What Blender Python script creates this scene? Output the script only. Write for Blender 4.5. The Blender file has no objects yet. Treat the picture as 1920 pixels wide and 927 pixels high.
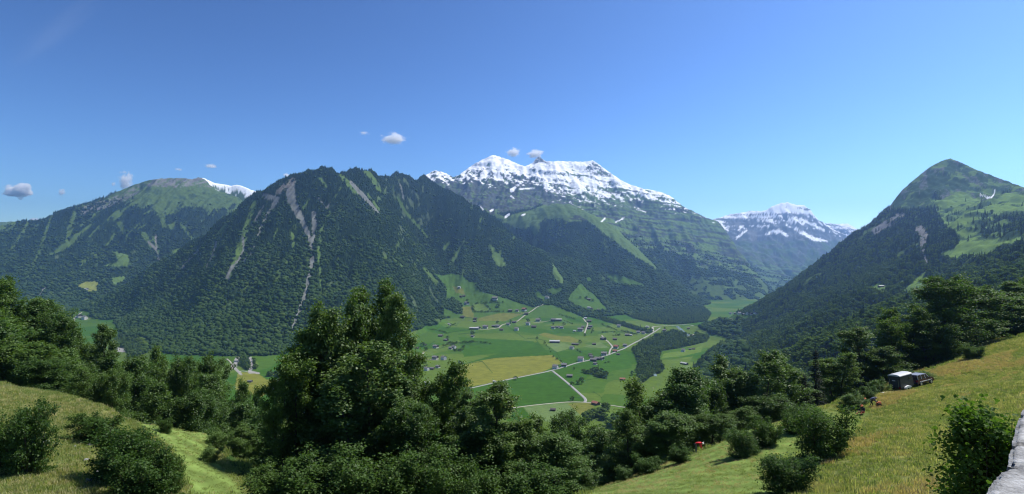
QX=1.7; QY=1.0
SKY_S=.15; SKY_AIR=1.0; SKY_DUST=.8; SKY_OZ=4.0; SKY_GAM=1.9; SKY_TINT=(.246,.218,.180)
HAZE_D=6.4e-5; HAZE_C=(.37,.61,1.0); HAZE_G=.62
SAZ=66; SEL=57
EXPO=0.45
SAZ=66; SEL=57

import bpy, math, random
import numpy as np
from mathutils import Vector, Matrix, Quaternion
random.seed(7); RNG = np.random.default_rng(11)
SC = bpy.context.scene
COL = SC.collection
F = 1066.0; CX = 960.0; HY = 500.0          # focal length and eye level of the view, in photograph pixels
FLOOR = -300.0                               # valley floor, metres below the eye

# ------------------------------------------------------------------ small helpers
def P(px, py, Y):
    """the place seen at photograph pixel px,py when it lies Y metres ahead"""
    return ((px-CX)/F*Y, Y, (HY-py)/F*Y)

def tag(o, label=None, cat=None, group=None, kind=None):
    if label: o['label'] = label
    if cat: o['category'] = cat
    if group: o['group'] = group
    if kind: o['kind'] = kind
    return o

def link(name, data, parent=None):
    o = bpy.data.objects.new(name, data)
    COL.objects.link(o)
    if parent is not None: o.parent = parent
    return o

def empty(name, loc=(0,0,0), rz=0.0):
    o = link(name, None); o.location = loc; o.rotation_euler = (0,0,rz)
    o.empty_display_size = 0.5
    return o

def mesh_np(name, V, faces_flat, sizes, mat=None, smooth=False, mats=None, midx=None):
    V = np.asarray(V, np.float32); faces_flat = np.asarray(faces_flat, np.int32); sizes = np.asarray(sizes, np.int32)
    me = bpy.data.meshes.new(name)
    me.vertices.add(len(V)); me.vertices.foreach_set('co', V.ravel())
    me.loops.add(len(faces_flat)); me.loops.foreach_set('vertex_index', faces_flat)
    me.polygons.add(len(sizes))
    st = np.zeros(len(sizes), np.int32); st[1:] = np.cumsum(sizes)[:-1]
    me.polygons.foreach_set('loop_start', st)
    me.polygons.foreach_set('loop_total', sizes)
    if smooth: me.polygons.foreach_set('use_smooth', np.ones(len(sizes), bool))
    if mats:
        for m in mats: me.materials.append(m)
    elif mat is not None: me.materials.append(mat)
    if midx is not None: me.polygons.foreach_set('material_index', np.asarray(midx, np.int32))
    me.update(calc_edges=True)
    return me

class MB:
    """collects solids and builds them as ONE mesh"""
    def __init__(s): s.v=[]; s.f=[]
    def add(s, vs, fs):
        b=len(s.v); s.v += [tuple(map(float,v)) for v in vs]; s.f += [tuple(i+b for i in f) for f in fs]
    def box(s, c, d, rz=0, rx=0, ry=0, taper=1.0, sx=0.0):
        M = Matrix.Rotation(rz,4,'Z')@Matrix.Rotation(ry,4,'Y')@Matrix.Rotation(rx,4,'X')
        vs=[]
        for z in (-1,1):
            t = 1.0 if z<0 else taper
            for x,y in ((-1,-1),(1,-1),(1,1),(-1,1)):
                p = M@Vector((x*d[0]/2*t+(sx if z>0 else 0), y*d[1]/2*t, z*d[2]/2)); vs.append((p.x+c[0],p.y+c[1],p.z+c[2]))
        s.add(vs, [(3,2,1,0),(4,5,6,7),(0,1,5,4),(1,2,6,5),(2,3,7,6),(3,0,4,7)])
    def tube(s, pts, rad, n=6, cap=True):
        pts=[Vector(p) for p in pts]
        if not hasattr(rad,'__len__'): rad=[rad]*len(pts)
        rings=[]; up=Vector((0,0,1))
        for i,p in enumerate(pts):
            d=(pts[min(i+1,len(pts)-1)]-pts[max(i-1,0)]).normalized()
            a=d.cross(up)
            if a.length<1e-3: a=d.cross(Vector((1,0,0)))
            a.normalize(); b=d.cross(a).normalized()
            rings.append([p+(a*math.cos(2*math.pi*k/n)+b*math.sin(2*math.pi*k/n))*rad[i] for k in range(n)])
        base=[]; 
        vs=[q for r in rings for q in r]; fs=[]
        for i in range(len(pts)-1):
            for k in range(n):
                fs.append((i*n+k, i*n+(k+1)%n, (i+1)*n+(k+1)%n, (i+1)*n+k))
        if cap:
            fs.append(tuple(range(n-1,-1,-1))); fs.append(tuple((len(pts)-1)*n+k for k in range(n)))
        s.add(vs,fs)
    def prism(s, poly, a, b, axis='y'):
        """polygon (u,v) extruded from a to b along an axis; u,v are the other two"""
        def pt(u,v,t): return {'y':(u,t,v),'x':(t,u,v),'z':(u,v,t)}[axis]
        n=len(poly); vs=[pt(u,v,a) for u,v in poly]+[pt(u,v,b) for u,v in poly]
        fs=[tuple(range(n)),tuple(range(2*n-1,n-1,-1))]+[(i,i+n,(i+1)%n+n,(i+1)%n) for i in range(n)]
        s.add(vs,fs)
    def ball(s, c, r, n=10, m=7):
        if not hasattr(r,'__len__'): r=(r,r,r)
        vs=[(c[0],c[1],c[2]-r[2])]
        for i in range(1,m):
            t=-math.pi/2+math.pi*i/m
            for k in range(n):
                a=2*math.pi*k/n; vs.append((c[0]+r[0]*math.cos(t)*math.cos(a), c[1]+r[1]*math.cos(t)*math.sin(a), c[2]+r[2]*math.sin(t)))
        vs.append((c[0],c[1],c[2]+r[2])); L=len(vs)-1; fs=[]
        for k in range(n): fs.append((0,1+(k+1)%n,1+k)); fs.append((L,L-n+k,L-n+(k+1)%n))
        for i in range(m-2):
            for k in range(n):
                a=1+i*n+k; b=1+i*n+(k+1)%n; fs.append((a,b,b+n,a+n))
        s.add(vs,fs)
    def mesh(s, name, mat, smooth=False):
        me=bpy.data.meshes.new(name); me.from_pydata(s.v,[],s.f)
        if mat: me.materials.append(mat)
        import bmesh as _b
        bm=_b.new(); bm.from_mesh(me); _b.ops.recalc_face_normals(bm, faces=bm.faces); bm.to_mesh(me); bm.free()
        if smooth: me.polygons.foreach_set('use_smooth',[True]*len(me.polygons))
        me.update(); return me
    def build(s, name, mat, parent=None, smooth=False):
        return link(name, s.mesh(name,mat,smooth), parent)

def copy_thing(o):
    c=o.copy(); COL.objects.link(c)
    for ch in o.children:
        d=ch.copy(); COL.objects.link(d); d.parent=c; d.matrix_parent_inverse=ch.matrix_parent_inverse.copy()
        for g in ch.children:
            e=g.copy(); COL.objects.link(e); e.parent=d; e.matrix_parent_inverse=g.matrix_parent_inverse.copy()
    return c

# ------------------------------------------------------------------ noise
_perm = np.random.default_rng(3).permutation(512).astype(np.int64)
_perm = np.concatenate([_perm,_perm,_perm])
_gr = np.random.default_rng(4).uniform(0,2*math.pi,512)
_gx = np.cos(_gr).astype(np.float32); _gy=np.sin(_gr).astype(np.float32)
def perlin(x,y):
    xi=np.floor(x); yi=np.floor(y); xf=(x-xi).astype(np.float32); yf=(y-yi).astype(np.float32)
    xi=xi.astype(np.int64)&511; yi=yi.astype(np.int64)&511
    def g(ix,iy,fx,fy):
        h=_perm[_perm[ix&511]+(iy&511)]
        return _gx[h]*fx+_gy[h]*fy
    u=xf*xf*xf*(xf*(xf*6-15)+10); v=yf*yf*yf*(yf*(yf*6-15)+10)
    a=g(xi,yi,xf,yf); b=g(xi+1,yi,xf-1,yf); c=g(xi,yi+1,xf,yf-1); d=g(xi+1,yi+1,xf-1,yf-1)
    return (a+u*(b-a))*(1-v)+(c+u*(d-c))*v
def fbm(x,y,o=4,g=.5,s=0.0):
    t=0; a=1.0; k=0
    for i in range(o):
        t=t+a*perlin(x*2**i+17.3*i+s,y*2**i-9.1*i+s*1.7); k+=a; a*=g
    return t/k*1.6
def ridged(x,y,o=3,g=.5,s=0.0):
    t=0; a=1.0; k=0
    for i in range(o):
        t=t+a*(1-2.2*np.abs(perlin(x*2**i+5.1*i+s,y*2**i+3.7*i+s*1.3))); k+=a; a*=g
    return t/k
def sstep(a,b,x):
    t=np.clip((x-a)/(b-a),0,1); return t*t*(3-2*t)
def in_poly(px,py,poly):
    r=np.zeros(px.shape,bool); n=len(poly); j=n-1
    for i in range(n):
        xi,yi=poly[i]; xj,yj=poly[j]
        if yi!=yj:
            c=((yi>py)!=(yj>py))&(px<(xj-xi)*(py-yi)/(yj-yi)+xi); r^=c
        j=i
    return r
def seg_dist(px,py,line):
    d=np.full(px.shape,1e9,np.float32); w=np.zeros(px.shape,np.float32)
    for i in range(len(line)-1):
        x0,y0,w0=line[i]; x1,y1,w1=line[i+1]
        dx,dy=x1-x0,y1-y0; L=dx*dx+dy*dy+1e-9
        t=np.clip(((px-x0)*dx+(py-y0)*dy)/L,0,1)
        q=np.hypot(px-x0-t*dx,py-y0-t*dy); m=q<d
        d=np.where(m,q,d); w=np.where(m,w0+t*(w1-w0),w)
    return d,w

# ------------------------------------------------------------------ materials
def new_mat(name):
    m=bpy.data.materials.new(name); m.use_nodes=True
    nt=m.node_tree; nt.nodes.clear()
    out=nt.nodes.new('ShaderNodeOutputMaterial')
    return m,nt,out
def N(nt,t,**kw):
    n=nt.nodes.new(t)
    for k,v in kw.items():
        if k in ('op','operation'): n.operation=v
        else: setattr(n,k,v)
    return n
def pmat(name, col, rough=.7, var=.15, scale=3.0, metal=0.0, bump=0.0, spec=.3):
    """plain material with a little procedural variation of tone"""
    m,nt,out=new_mat(name)
    b=N(nt,'ShaderNodeBsdfPrincipled'); b.inputs['Roughness'].default_value=rough; b.inputs['Metallic'].default_value=metal
    b.inputs['Specular IOR Level'].default_value=spec
    tc=N(nt,'ShaderNodeTexCoord'); nz=N(nt,'ShaderNodeTexNoise'); nz.inputs['Scale'].default_value=scale; nz.inputs['Detail'].default_value=5
    nt.links.new(tc.outputs['Object'],nz.inputs['Vector'])
    mr=N(nt,'ShaderNodeMapRange'); mr.inputs[1].default_value=.3; mr.inputs[2].default_value=.7; mr.inputs[3].default_value=1-var; mr.inputs[4].default_value=1+var
    nt.links.new(nz.outputs[0],mr.inputs[0])
    mx=N(nt,'ShaderNodeVectorMath',operation='SCALE'); mx.inputs[0].default_value=col[:3]
    nt.links.new(mr.outputs[0],mx.inputs['Scale']); nt.links.new(mx.outputs[0],b.inputs['Base Color'])
    if bump:
        bp=N(nt,'ShaderNodeBump'); bp.inputs['Strength'].default_value=bump; bp.inputs['Distance'].default_value=.05
        nt.links.new(nz.outputs[0],bp.inputs['Height']); nt.links.new(bp.outputs[0],b.inputs['Normal'])
    nt.links.new(b.outputs[0],out.inputs[0])
    return m
def leaf_mat(name, c1, c2, trans=.35, gloss=.06, island=True):
    """leaf: two tones varied per leaf and per plant, light shines through"""
    m,nt,out=new_mat(name)
    oi=N(nt,'ShaderNodeObjectInfo'); ge=N(nt,'ShaderNodeNewGeometry')
    mx=N(nt,'ShaderNodeMix',data_type='RGBA'); mx.inputs[6].default_value=(*c1,1); mx.inputs[7].default_value=(*c2,1)
    ad=N(nt,'ShaderNodeMath',operation='MULTIPLY_ADD'); ad.inputs[1].default_value=.55
    if island: nt.links.new(ge.outputs['Random Per Island'],ad.inputs[0])
    else: ad.inputs[0].default_value=.5
    a2=N(nt,'ShaderNodeMath',operation='MULTIPLY'); a2.inputs[1].default_value=.45
    nt.links.new(oi.outputs['Random'],a2.inputs[0]); nt.links.new(a2.outputs[0],ad.inputs[2])
    nt.links.new(ad.outputs[0],mx.inputs[0])
    d=N(nt,'ShaderNodeBsdfDiffuse'); t=N(nt,'ShaderNodeBsdfTranslucent'); g=N(nt,'ShaderNodeBsdfGlossy'); g.inputs['Roughness'].default_value=.55
    tm=N(nt,'ShaderNodeMix',data_type='RGBA',blend_type='MULTIPLY'); tm.inputs[0].default_value=1; tm.inputs[7].default_value=(1.25,1.35,.5,1)
    nt.links.new(mx.outputs[2],d.inputs[0]); nt.links.new(mx.outputs[2],tm.inputs[6]); nt.links.new(tm.outputs[2],t.inputs[0])
    m1=N(nt,'ShaderNodeMixShader'); m1.inputs[0].default_value=trans; nt.links.new(d.outputs[0],m1.inputs[1]); nt.links.new(t.outputs[0],m1.inputs[2])
    m2=N(nt,'ShaderNodeMixShader'); m2.inputs[0].default_value=gloss; nt.links.new(m1.outputs[0],m2.inputs[1]); nt.links.new(g.outputs[0],m2.inputs[2])
    nt.links.new((m2 if gloss>0 else m1).outputs[0],out.inputs[0])
    return m
# ------------------------------------------------------------------ the land: control points surveyed along ridges, slopes and the valley floor
CTRL=[]; RIDGES=[]
def dens(pts, step):
    out=[]
    for (a,b) in zip(pts[:-1],pts[1:]):
        A=np.array(P(*a)); B=np.array(P(*b)); n=max(1,int(np.linalg.norm((B-A)[:2])/step))
        for i in range(n): out.append(A+(B-A)*i/n)
    out.append(np.array(P(*pts[-1]))); return out
def ridge(pts, step, back=None, keep=True):
    q=dens(pts,step); CTRL.extend(q)
    if keep: RIDGES.append(np.array(q))
    if back:
        dist,drop=back
        for p in q[::3]: CTRL.append(p+np.array((p[0]/p[1]*dist,dist,-drop)))
def pt(*l):
    for a in l: CTRL.append(np.array(P(*a)))
def fl(*l, z=None):
    for a in l:
        zz=FLOOR if len(a)<3 else a[2]
        Y=zz*F/(HY-a[1]); CTRL.append(np.array(((a[0]-CX)/F*Y,Y,zz)))
def xyz(*l):
    for a in l: CTRL.append(np.array(a,float))

rA=[(-420,620,5000),(-250,565,5100),(-120,505,5150),(0,457,5200),(30,441,5250),(60,425,5300),(85,412,5350),(100,400,5400),(120,393,5400),(160,382,5450),(200,367,5500),(235,351,5600),(275,337,5700),(300,333,5750),(330,332,5800),(355,334,5850),(375,337,5900),(400,356,5880),(430,371,5850),(465,388,5780),(520,425,5650),(560,470,5400)]
ridge(rA,110,(700,500))
rAs=[(345,345,6350),(372,331,6500),(385,333,6550),(400,341,6600),(415,343,6650),(430,346,6700),(445,345,6750),(460,349,6800),(472,355,6850),(485,359,6900),(510,366,6950),(560,380,7000)]
ridge(rAs,90,(700,500))
ridge([(-350,410,9000),(-100,420,9000),(0,415,9000),(40,413,9000),(65,416,9000),(110,432,9000)],200,(900,400))
rB=[(195,578,3700),(215,568,3680),(250,545,3640),(300,508,3580),(340,478,3530),(380,447,3480),(410,424,3440),(440,403,3410),(465,382,3380),(490,362,3360),(510,347,3340),(530,336,3320),(550,328,3310),(570,323,3300),(590,320,3300),(605,314,3300),(622,317,3320),(632,324,3350),(645,324,3400),(655,320,3450),(664,316,3480),(675,317,3500),(686,319,3530),(697,318,3560),(705,326,3650),(712,332,3800),(730,330,4000),(745,322,4200),(758,327,4300),(780,337,4400),(810,350,4400),(840,362,4380),(865,375,4360),(890,388,4340),(912,399,4320),(930,413,4280),(945,430,4230),(962,446,4150),(985,468,4000),(1010,495,3850),(1035,525,3700)]
ridge(rB,80,(650,480))
# edge of the front mountain going down right, and the ravine behind it
rBs=[(622,320,3280),(650,350,3220),(690,395,3180),(725,435,3170),(760,475,3170),(795,525,3200),(825,570,3300)]
ridge(rBs,90)
pt((780,470,3900),(760,430,3950),(740,390,3950),(805,505,3750),(800,440,4050))
# mid slopes of the front mountain (spurs and hollows)
pt((560,380,3080),(580,440,2850),(575,520,2480),(550,615,2050),(470,430,3000),(455,500,2650),(430,560,2350),(400,620,2150),(520,420,2920),(515,500,2560),(500,590,2150),(490,650,1900),(640,420,2930),(650,500,2560),(650,580,2250),(650,650,2050),(700,480,2800),(720,560,2550),(740,600,2500),(330,540,3100),(280,590,2800),(350,600,2450),(230,600,3050),(600,660,1950))
# foot of the front mountain
fl((170,610),(200,625),(260,650),(320,672),(380,684),(430,692),(480,696),(540,700),(600,698),(680,680),(740,650),(770,632),(800,618),(822,600,-290))
# second mountain, middle slopes and foot
pt((820,430,4100),(850,470,3950),(900,450,3980),(870,500,3800),(930,480,3850),(960,500,3750),(900,520,3700))
xyz(P(850,520,3720),P(880,535,3620),P(940,548,3620),P(1000,560,3550),P(870,560,3350),P(850,575,3250),P(830,545,3500),P(815,520,3450),P(920,565,3400))
# green spur C
rC=[(935,418,5400),(960,410,5450),(985,402,5450),(1010,392,5400),(1040,386,5300),(1065,389,5200),(1090,396,5100),(1115,410,5000),(1140,428,4900),(1165,450,4800),(1190,474,4700),(1215,497,4600),(1240,518,4500),(1265,540,4350),(1290,562,4200),(1310,585,4000),(1325,600,3750)]
ridge(rC,90)
pt((1000,430,5000),(1040,440,4800),(960,450,4700),(1000,480,4400),(1060,480,4500),(1100,480,4500),(1060,520,4100),(1120,520,4150),(1150,500,4400),(1180,540,4050),(1220,560,3950),(1100,545,3800),(1150,570,3650),(1220,590,3500),(1270,600,3500),(1085,533,3850),(1075,555,3600),(1110,575,3450))
# hollow between C and the snow mountain
for p in [(935,430,5900),(1000,410,6000),(1060,405,5900),(1120,425,5700),(1180,465,5500),(1240,505,5200),(1300,550,4900)]:
    a=np.array(P(*p)); a[2]-=60; CTRL.append(a)
# snow mountain D
rD=[(740,350,6900),(770,342,6950),(790,334,7000),(805,325,7000),(818,320,7000),(832,324,7000),(850,333,7000),(862,328,7000),(876,317,7050),(890,308,7100),(905,300,7150),(918,294,7200),(928,291,7200),(942,296,7200),(955,301,7200),(970,308,7200),(984,313,7200),(998,306,7250),(1004,299,7250),(1011,295,7260),(1019,300,7260),(1026,304,7250),(1045,303,7250),(1060,303,7250),(1080,305,7250),(1098,304,7250),(1112,302,7250),(1122,308,7250),(1135,318,7200),(1150,329,7200),(1165,339,7200),(1180,346,7150),(1200,353,7100),(1220,357,7050),(1240,361,7000),(1255,367,6950),(1270,379,6900),(1285,390,6850),(1300,397,6800),(1318,406,6750),(1335,413,6700),(1350,427,6600),(1362,440,6500),(1375,462,6350),(1390,482,6200),(1410,508,6000),(1430,532,5800),(1450,548,5600),(1465,565,5300)]
ridge(rD,100,(700,420))
pt((860,362,6500),(930,372,6400),(1000,385,6350),(950,350,6650),(1060,360,6700),(1060,392,6300),(1130,375,6650),(1130,408,6200),(1200,395,6550),(1200,430,6050),(1270,420,6400),(1260,450,5900),(1320,445,6200),(1320,480,5750),(1380,510,5600),(1280,500,5400),(1340,530,5200),(1400,555,4900),(1330,570,4700),(1380,580,4450),(1270,480,5650),(1230,470,5650),(830,350,6600),(900,395,6000),(960,402,6000))
xyz(*[tuple(np.array(P(a,b,6080))) for a,b in ((392,366),(420,378),(450,390),(480,402),(510,415))])
# far snow massif E, with shoulders behind
rE=[(1385,455,9300),(1400,440,9500),(1415,420,9800),(1428,405,9900),(1437,395,9950),(1448,387,10000),(1462,382,10000),(1475,380,10000),(1490,384,10000),(1508,386,10000),(1520,394,10000),(1528,406,9950),(1536,414,9900),(1545,432,9800),(1555,455,9600),(1570,480,9400)]
ridge(rE,110,(900,600))
ridge([(1320,425,11500),(1345,410,11500),(1362,404,11500),(1385,400,11500),(1410,396,11500),(1435,398,11500)],160,(900,600))
ridge([(1530,415,11800),(1545,418,11800),(1565,421,11800),(1590,420,11800),(1602,427,11800),(1620,440,11800),(1660,470,11800)],160,(900,600))
pt((1480,440,9200),(1440,455,8900),(1520,450,9000),(1480,490,8300),(1440,500,8000),(1520,500,8000),(1480,530,7300),(1400,470,8800),(1560,500,8200))
xyz(P(1470,548,6500),P(1440,565,5800),P(1500,560,6500))
# right mountain F: ridge running down to the nose above the valley
rF=[(2420,470,3300),(2200,420,3400),(2050,388,3350),(1980,370,3320),(1920,349,3280),(1890,338,3230),(1868,330,3180),(1845,321,3130),(1828,315,3100),(1812,307,3060),(1796,300,3020),(1782,295,3000),(1770,298,3000),(1758,303,3000),(1745,310,3000),(1733,319,2980),(1722,328,2960),(1710,337,2940),(1700,347,2920),(1690,356,2900),(1680,368,2880),(1672,380,2860),(1663,391,2840),(1652,402,2820),(1641,412,2800),(1628,424,2790),(1612,436,2780),(1598,447,2770),(1582,459,2770),(1565,471,2770),(1548,482,2780),(1530,496,2790),(1512,513,2800),(1495,528,2810),(1475,541,2820),(1455,553,2830),(1440,564,2840),(1430,576,2850),(1424,592,2900)]
ridge(rF,70,(600,430))
pt((1860,350,2960),(1920,372,3000),(1920,392,2780),(2000,392,3050),(2100,420,3050),(2000,415,2700),(2200,445,2900),(1740,350,2780),(1700,365,2780),(1780,340,2750),(1780,380,2480),(1830,370,2600),(1880,375,2600),(1760,420,2250),(1830,420,2050),(1900,420,1950),(1850,450,1750),(1920,455,1650),(1800,470,1700),(1840,482,1560),(1700,400,2550),(1700,460,2150),(1660,450,2450),(1620,480,2350),(1700,510,1750),(1640,520,1900),(1560,520,2350),(1500,560,2250),(1580,570,1800),(1460,590,2300),(1520,600,1750),(1400,625,2150),(1450,640,1600),(1380,660,1700))
# wooded knoll below the alp
pt((1930,462,1250),(1890,470,1230),(1850,490,1200),(1800,502,1180),(1760,512,1180),(2000,450,1280),(1760,540,980),(1850,540,950),(1920,520,980),(1700,545,1050),(1720,560,900))
for p in [(1900,470,1420),(1840,497,1400),(1780,508,1400),(1980,455,1450)]:
    a=np.array(P(*p)); a[2]-=28; CTRL.append(a)
pt((1660,540,1100),(1640,570,980),(1600,620,800),(1660,600,760),(1560,650,760),(1500,670,820),(1450,680,900),(1400,690,1000),(1350,700,1080))
fl((1310,690),(1300,720),(1345,665,-285),(1395,640,-285),(1425,606,-292),(1280,760),(1250,800))
# valley floor
fl((170,600),(140,605),(60,610),(-60,620),(-300,640),(230,670),(350,700),(450,715),(500,735),(300,720),(560,740),(620,720),(700,720),(800,640),(860,610),(900,620,-296),(960,600,-285),(1000,590,-272),(1050,600,-290),(1100,606,-294),(1150,620),(1200,640),(1250,660),(1290,640),(1330,625),(1380,605),(1415,592,-296),(1440,588),(800,700),(860,680),(950,660),(1050,660),(1100,690),(1000,720),(1080,740),(1150,740),(1180,700),(1220,720),(980,790),(1050,780),(1120,790),(900,760),(800,780),(1260,690),(1310,655),(1200,800),(700,780),(560,800),(1340,595,-297))
# our own hillside (x, y, z in metres)
pt((1305,850,55),(1640,765,68),(1690,735,85),(1920,632,130),(1830,660,115),(1760,690,100),(1500,927,34),(1700,850,40),(1900,720,60),(1700,780,58),(1300,927,38),(1150,927,42),(1420,812,60),(1560,850,45),(1100,925,45),(1600,790,62),(1820,750,60),(1690,708,102),(1640,726,90),(1580,745,76),(1720,699,106),(1540,758,68),(1460,785,60),(1400,808,57),(1830,645,122),(1780,670,114),(1920,629,138),(1350,835,56))
for k,(qx,qy,qz) in enumerate([(58.2,85,-18.7),(62.7,87.2,-18.5),(66.0,88.8,-18.35)]): xyz((qx,qy,qz),(qx-.75,qy+1.55,qz),(qx+.75,qy-1.55,qz))
pt((0,705,75),(150,745,62),(300,800,52),(400,812,58),(200,927,32),(0,927,30),(0,800,45),(440,915,40),(100,850,37),(220,770,58),(330,850,44),(-200,700,70),(-200,900,32),(390,870,45))
xyz((8.5,11,-7.3),(0,0,-6.5),(0,10,-8.2),(10,10,-7.0),(20,20,-9.3),(-10,10,-9),(20,5,-5.5),(-20,8,-8.5),(40,30,-9.5),(5,-30,-3),(40,-10,-2),(-40,-10,-6),(0,25,-12.5),(70,40,-8),(100,70,-8.5),(180,120,-8),(160,150,-14),(200,170,-14),(-60,30,-10),(-120,60,-7),(-100,85,-10))
xyz((-12,48,-20),(0,55,-24),(-8,70,-34),(10,64,-25.5),(-25,62,-24),(22,78,-30),(37,88,-31),(51,112,-36),(78,128,-33),(95,140,-31),(128,160,-29),(-93,112,-26),(-70,108,-36),(-50,108,-44),(-110,120,-22),(170,165,-20))
for a in [(0,86,-24),(100,85,-26),(200,80,-28),(300,76,-30),(400,80,-33),(-100,90,-22),(150,71,-20.5),(220,66,-20.5),(300,60,-21),(400,68,-24.5),(470,60,-24),(80,79,-20)]: xyz(((a[0]-CX)/F*a[1],a[1],a[2]))
xyz((0,100,-48),(30,110,-46),(60,130,-42),(-30,120,-52),(-90,150,-40),(-160,170,-30),(0,160,-85),(60,180,-75),(110,200,-55),(-80,200,-75),(-200,240,-60),(0,250,-130),(100,280,-105),(190,300,-75),(-120,300,-130),(-280,320,-110),(0,380,-200),(140,400,-165),(280,420,-110),(-180,450,-210),(-400,450,-170),(20,520,-262),(180,560,-225),(330,560,-135),(-220,640,-285),(-520,620,-250),(20,680,-298),(200,740,-280),(-300,850,-300),(-700,800,-297),(30,880,-300),(250,900,-292),(420,560,-95),(560,520,-20),(-1000,1200,-290),(-1600,1500,-250),(500,300,-15),(900,500,60),(1300,900,130),(1500,1300,190))
# behind and beyond
for x in (-9000,-5000,-1500,1500,4500,9000): xyz((x,13200,200))
xyz((-6500,6500,300),(-5500,4500,0),(-4200,3600,-150),(4500,3000,700),(4200,4500,500),(5000,7000,500),(2600,4200,100),(3300,6000,350),(-1500,8500,500),(0,9500,650),(2500,8500,450))
CT=np.array(CTRL); 
# drop near-duplicates
keep=[]; seen={}
for i,c in enumerate(CT):
    g=max(1.2,0.004*c[1]) if c[1]>110 or c[1]<70 else .8; k=(int(c[0]//g),int(c[1]//g))
    if k in seen: continue
    seen[k]=1; keep.append(i)
CT=CT[keep]
SCL=1000.0
def _rbf_fit(C,z):
    n=len(C); D=np.sqrt(((C[:,None,:]-C[None,:,:])**2).sum(-1)); np.fill_diagonal(D,0)
    A=np.zeros((n+3,n+3)); A[:n,:n]=-D; A[:n,n]=1; A[:n,n+1:]=C; A[n,:n]=1; A[n+1:,:n]=C.T
    b=np.zeros(n+3); b[:n]=z
    return np.linalg.solve(A,b)
CXY=CT[:,:2]/SCL
W=_rbf_fit(CXY,CT[:,2])
def rbf(x,y):
    x=np.asarray(x,float)/SCL; y=np.asarray(y,float)/SCL; sh=x.shape; x=x.ravel(); y=y.ravel(); out=np.empty(len(x),np.float32)
    n=len(CXY); cx=CXY[:,0].astype(np.float32); cy=CXY[:,1].astype(np.float32); w=W[:n].astype(np.float32)
    B=40000
    for i in range(0,len(x),B):
        X=x[i:i+B].astype(np.float32); Yv=y[i:i+B].astype(np.float32)
        D=np.sqrt((X[:,None]-cx)**2+(Yv[:,None]-cy)**2)
        out[i:i+B]=-(D@w)+W[n]+W[n+1]*X+W[n+2]*Yv
    return out.reshape(sh)

# grid: rows step away from the camera, columns fan out; finest where slopes face us
PXs=np.arange(-520,2441,QX)
def rows():
    r=[np.geomspace(3,150,int(190/QY)),np.geomspace(150,1000,int(170/QY)),np.linspace(1000,5200,int(640/QY)),np.linspace(5200,8000,int(260/QY)),np.linspace(8000,13000,int(150/QY))]
    return np.unique(np.concatenate(r))
YS=rows()
NR,NC=len(YS),len(PXs)
GX=((PXs[None,:]-CX)/F*YS[:,None]); GY=np.repeat(YS[:,None],NC,1)
# evaluate smooth base on a coarser grid, then interpolate
ri=np.unique(np.append(np.arange(0,NR,2),NR-1)); ci=np.unique(np.append(np.arange(0,NC,3),NC-1))
base=rbf(GX[np.ix_(ri,ci)],GY[np.ix_(ri,ci)])
rdist=np.full(base.shape,1e9,np.float32)
for q in RIDGES:
    gx=GX[np.ix_(ri,ci)].astype(np.float32); gy=GY[np.ix_(ri,ci)].astype(np.float32)
    for p in q[::2]: rdist=np.minimum(rdist,(gx-p[0])**2+(gy-p[1])**2)
rdist=np.sqrt(rdist)
def up(a):
    t=np.empty((len(ri),NC),np.float32)
    for k in range(len(ri)): t[k]=np.interp(np.arange(NC),ci,a[k])
    f=np.interp(np.arange(NR),ri,np.arange(len(ri))); i0=np.minimum(f.astype(int),len(ri)-2); w=(f-i0)[:,None].astype(np.float32)
    return t[i0]*(1-w)+t[i0+1]*w
H=up(base); RD=up(rdist)
H=np.where(GY>650,np.maximum(H,FLOOR-.0),H)
H0=H.copy()
mount=sstep(10,170,H-FLOOR)*sstep(700,1400,GY)
xx=GX+40*fbm(GX/400,GY/400,2,s=3.); yy=GY
wF=sstep(-200,300,GX-0.38*GY)*(GY<3700)
a1=np.where(wF>0.5, -.35*xx+.94*yy, xx); b1=np.where(wF>0.5, .94*xx+.35*yy, yy)
taper=np.clip((RD+35)/(RD+330),0,1)
far=sstep(4600,6200,GY)
g1=ridged(a1/430,b1/1500,3,s=2.)*120-ridged(a1/210,b1/900,3,s=23.)*62+ridged(a1/105,b1/480,3,s=8.)*34
g2=fbm(GX/95,GY/95,4,s=1.)*17+fbm(GX/24,GY/24,3,s=6.)*4.5
amp=np.where(wF>.5,.68,1.0+.28*((GY>2300)&(GY<4800)))
topF=(wF>.5)*sstep(150,330,H)
H=H+mount*(g1*taper*amp*(1+.25*far)-8+g2*(0.35+.65*taper)*(1+.9*far))
H=H+topF*(ridged(GX/230+GY/600,GY/420,4,s=81.)*42+fbm(GX/40,GY/40,4,s=82.)*16)*np.clip((RD+60)/(RD+200),0,1)
# rock strata (benches) on the high mountains
st=sstep(4800,6000,GY)*sstep(-50,250,H)
q=(H+.16*GX+75*fbm(GX/520,GY/420,4,s=9.))/125.0
fr=q-np.floor(q); stair=(np.floor(q)+sstep(.35,.75,fr))-q
H=H+st*stair*44*(0.4+.6*taper)*sstep(-.35,.3,fbm(GX/260,GY/260,2,s=11.))
H=H+st*(ridged(GX/210+.2*GY/300,GY/700,3,s=71.)*34+fbm(GX/55,GY/80,3,s=72.)*13)*taper
q=(H+.16*GX+30*fbm(GX/150,GY/150,3,s=19.))/41.0
fr=q-np.floor(q); H=H+st*((np.floor(q)+sstep(.3,.8,fr))-q)*13*sstep(-.3,.3,fbm(GX/180,GY/180,2,s=12.))
# crags: sharp teeth close to ridges of front and right mountains
crag=np.exp(-(RD/60)**2)*mount
H=H+crag*(np.abs(fbm(GX/45,GY/45,3,s=4.))*34-6)
H=H+mount*np.exp(-(RD/150)**2)*np.where(GY>8000,45,np.where(GY>5600,20,9))
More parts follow.
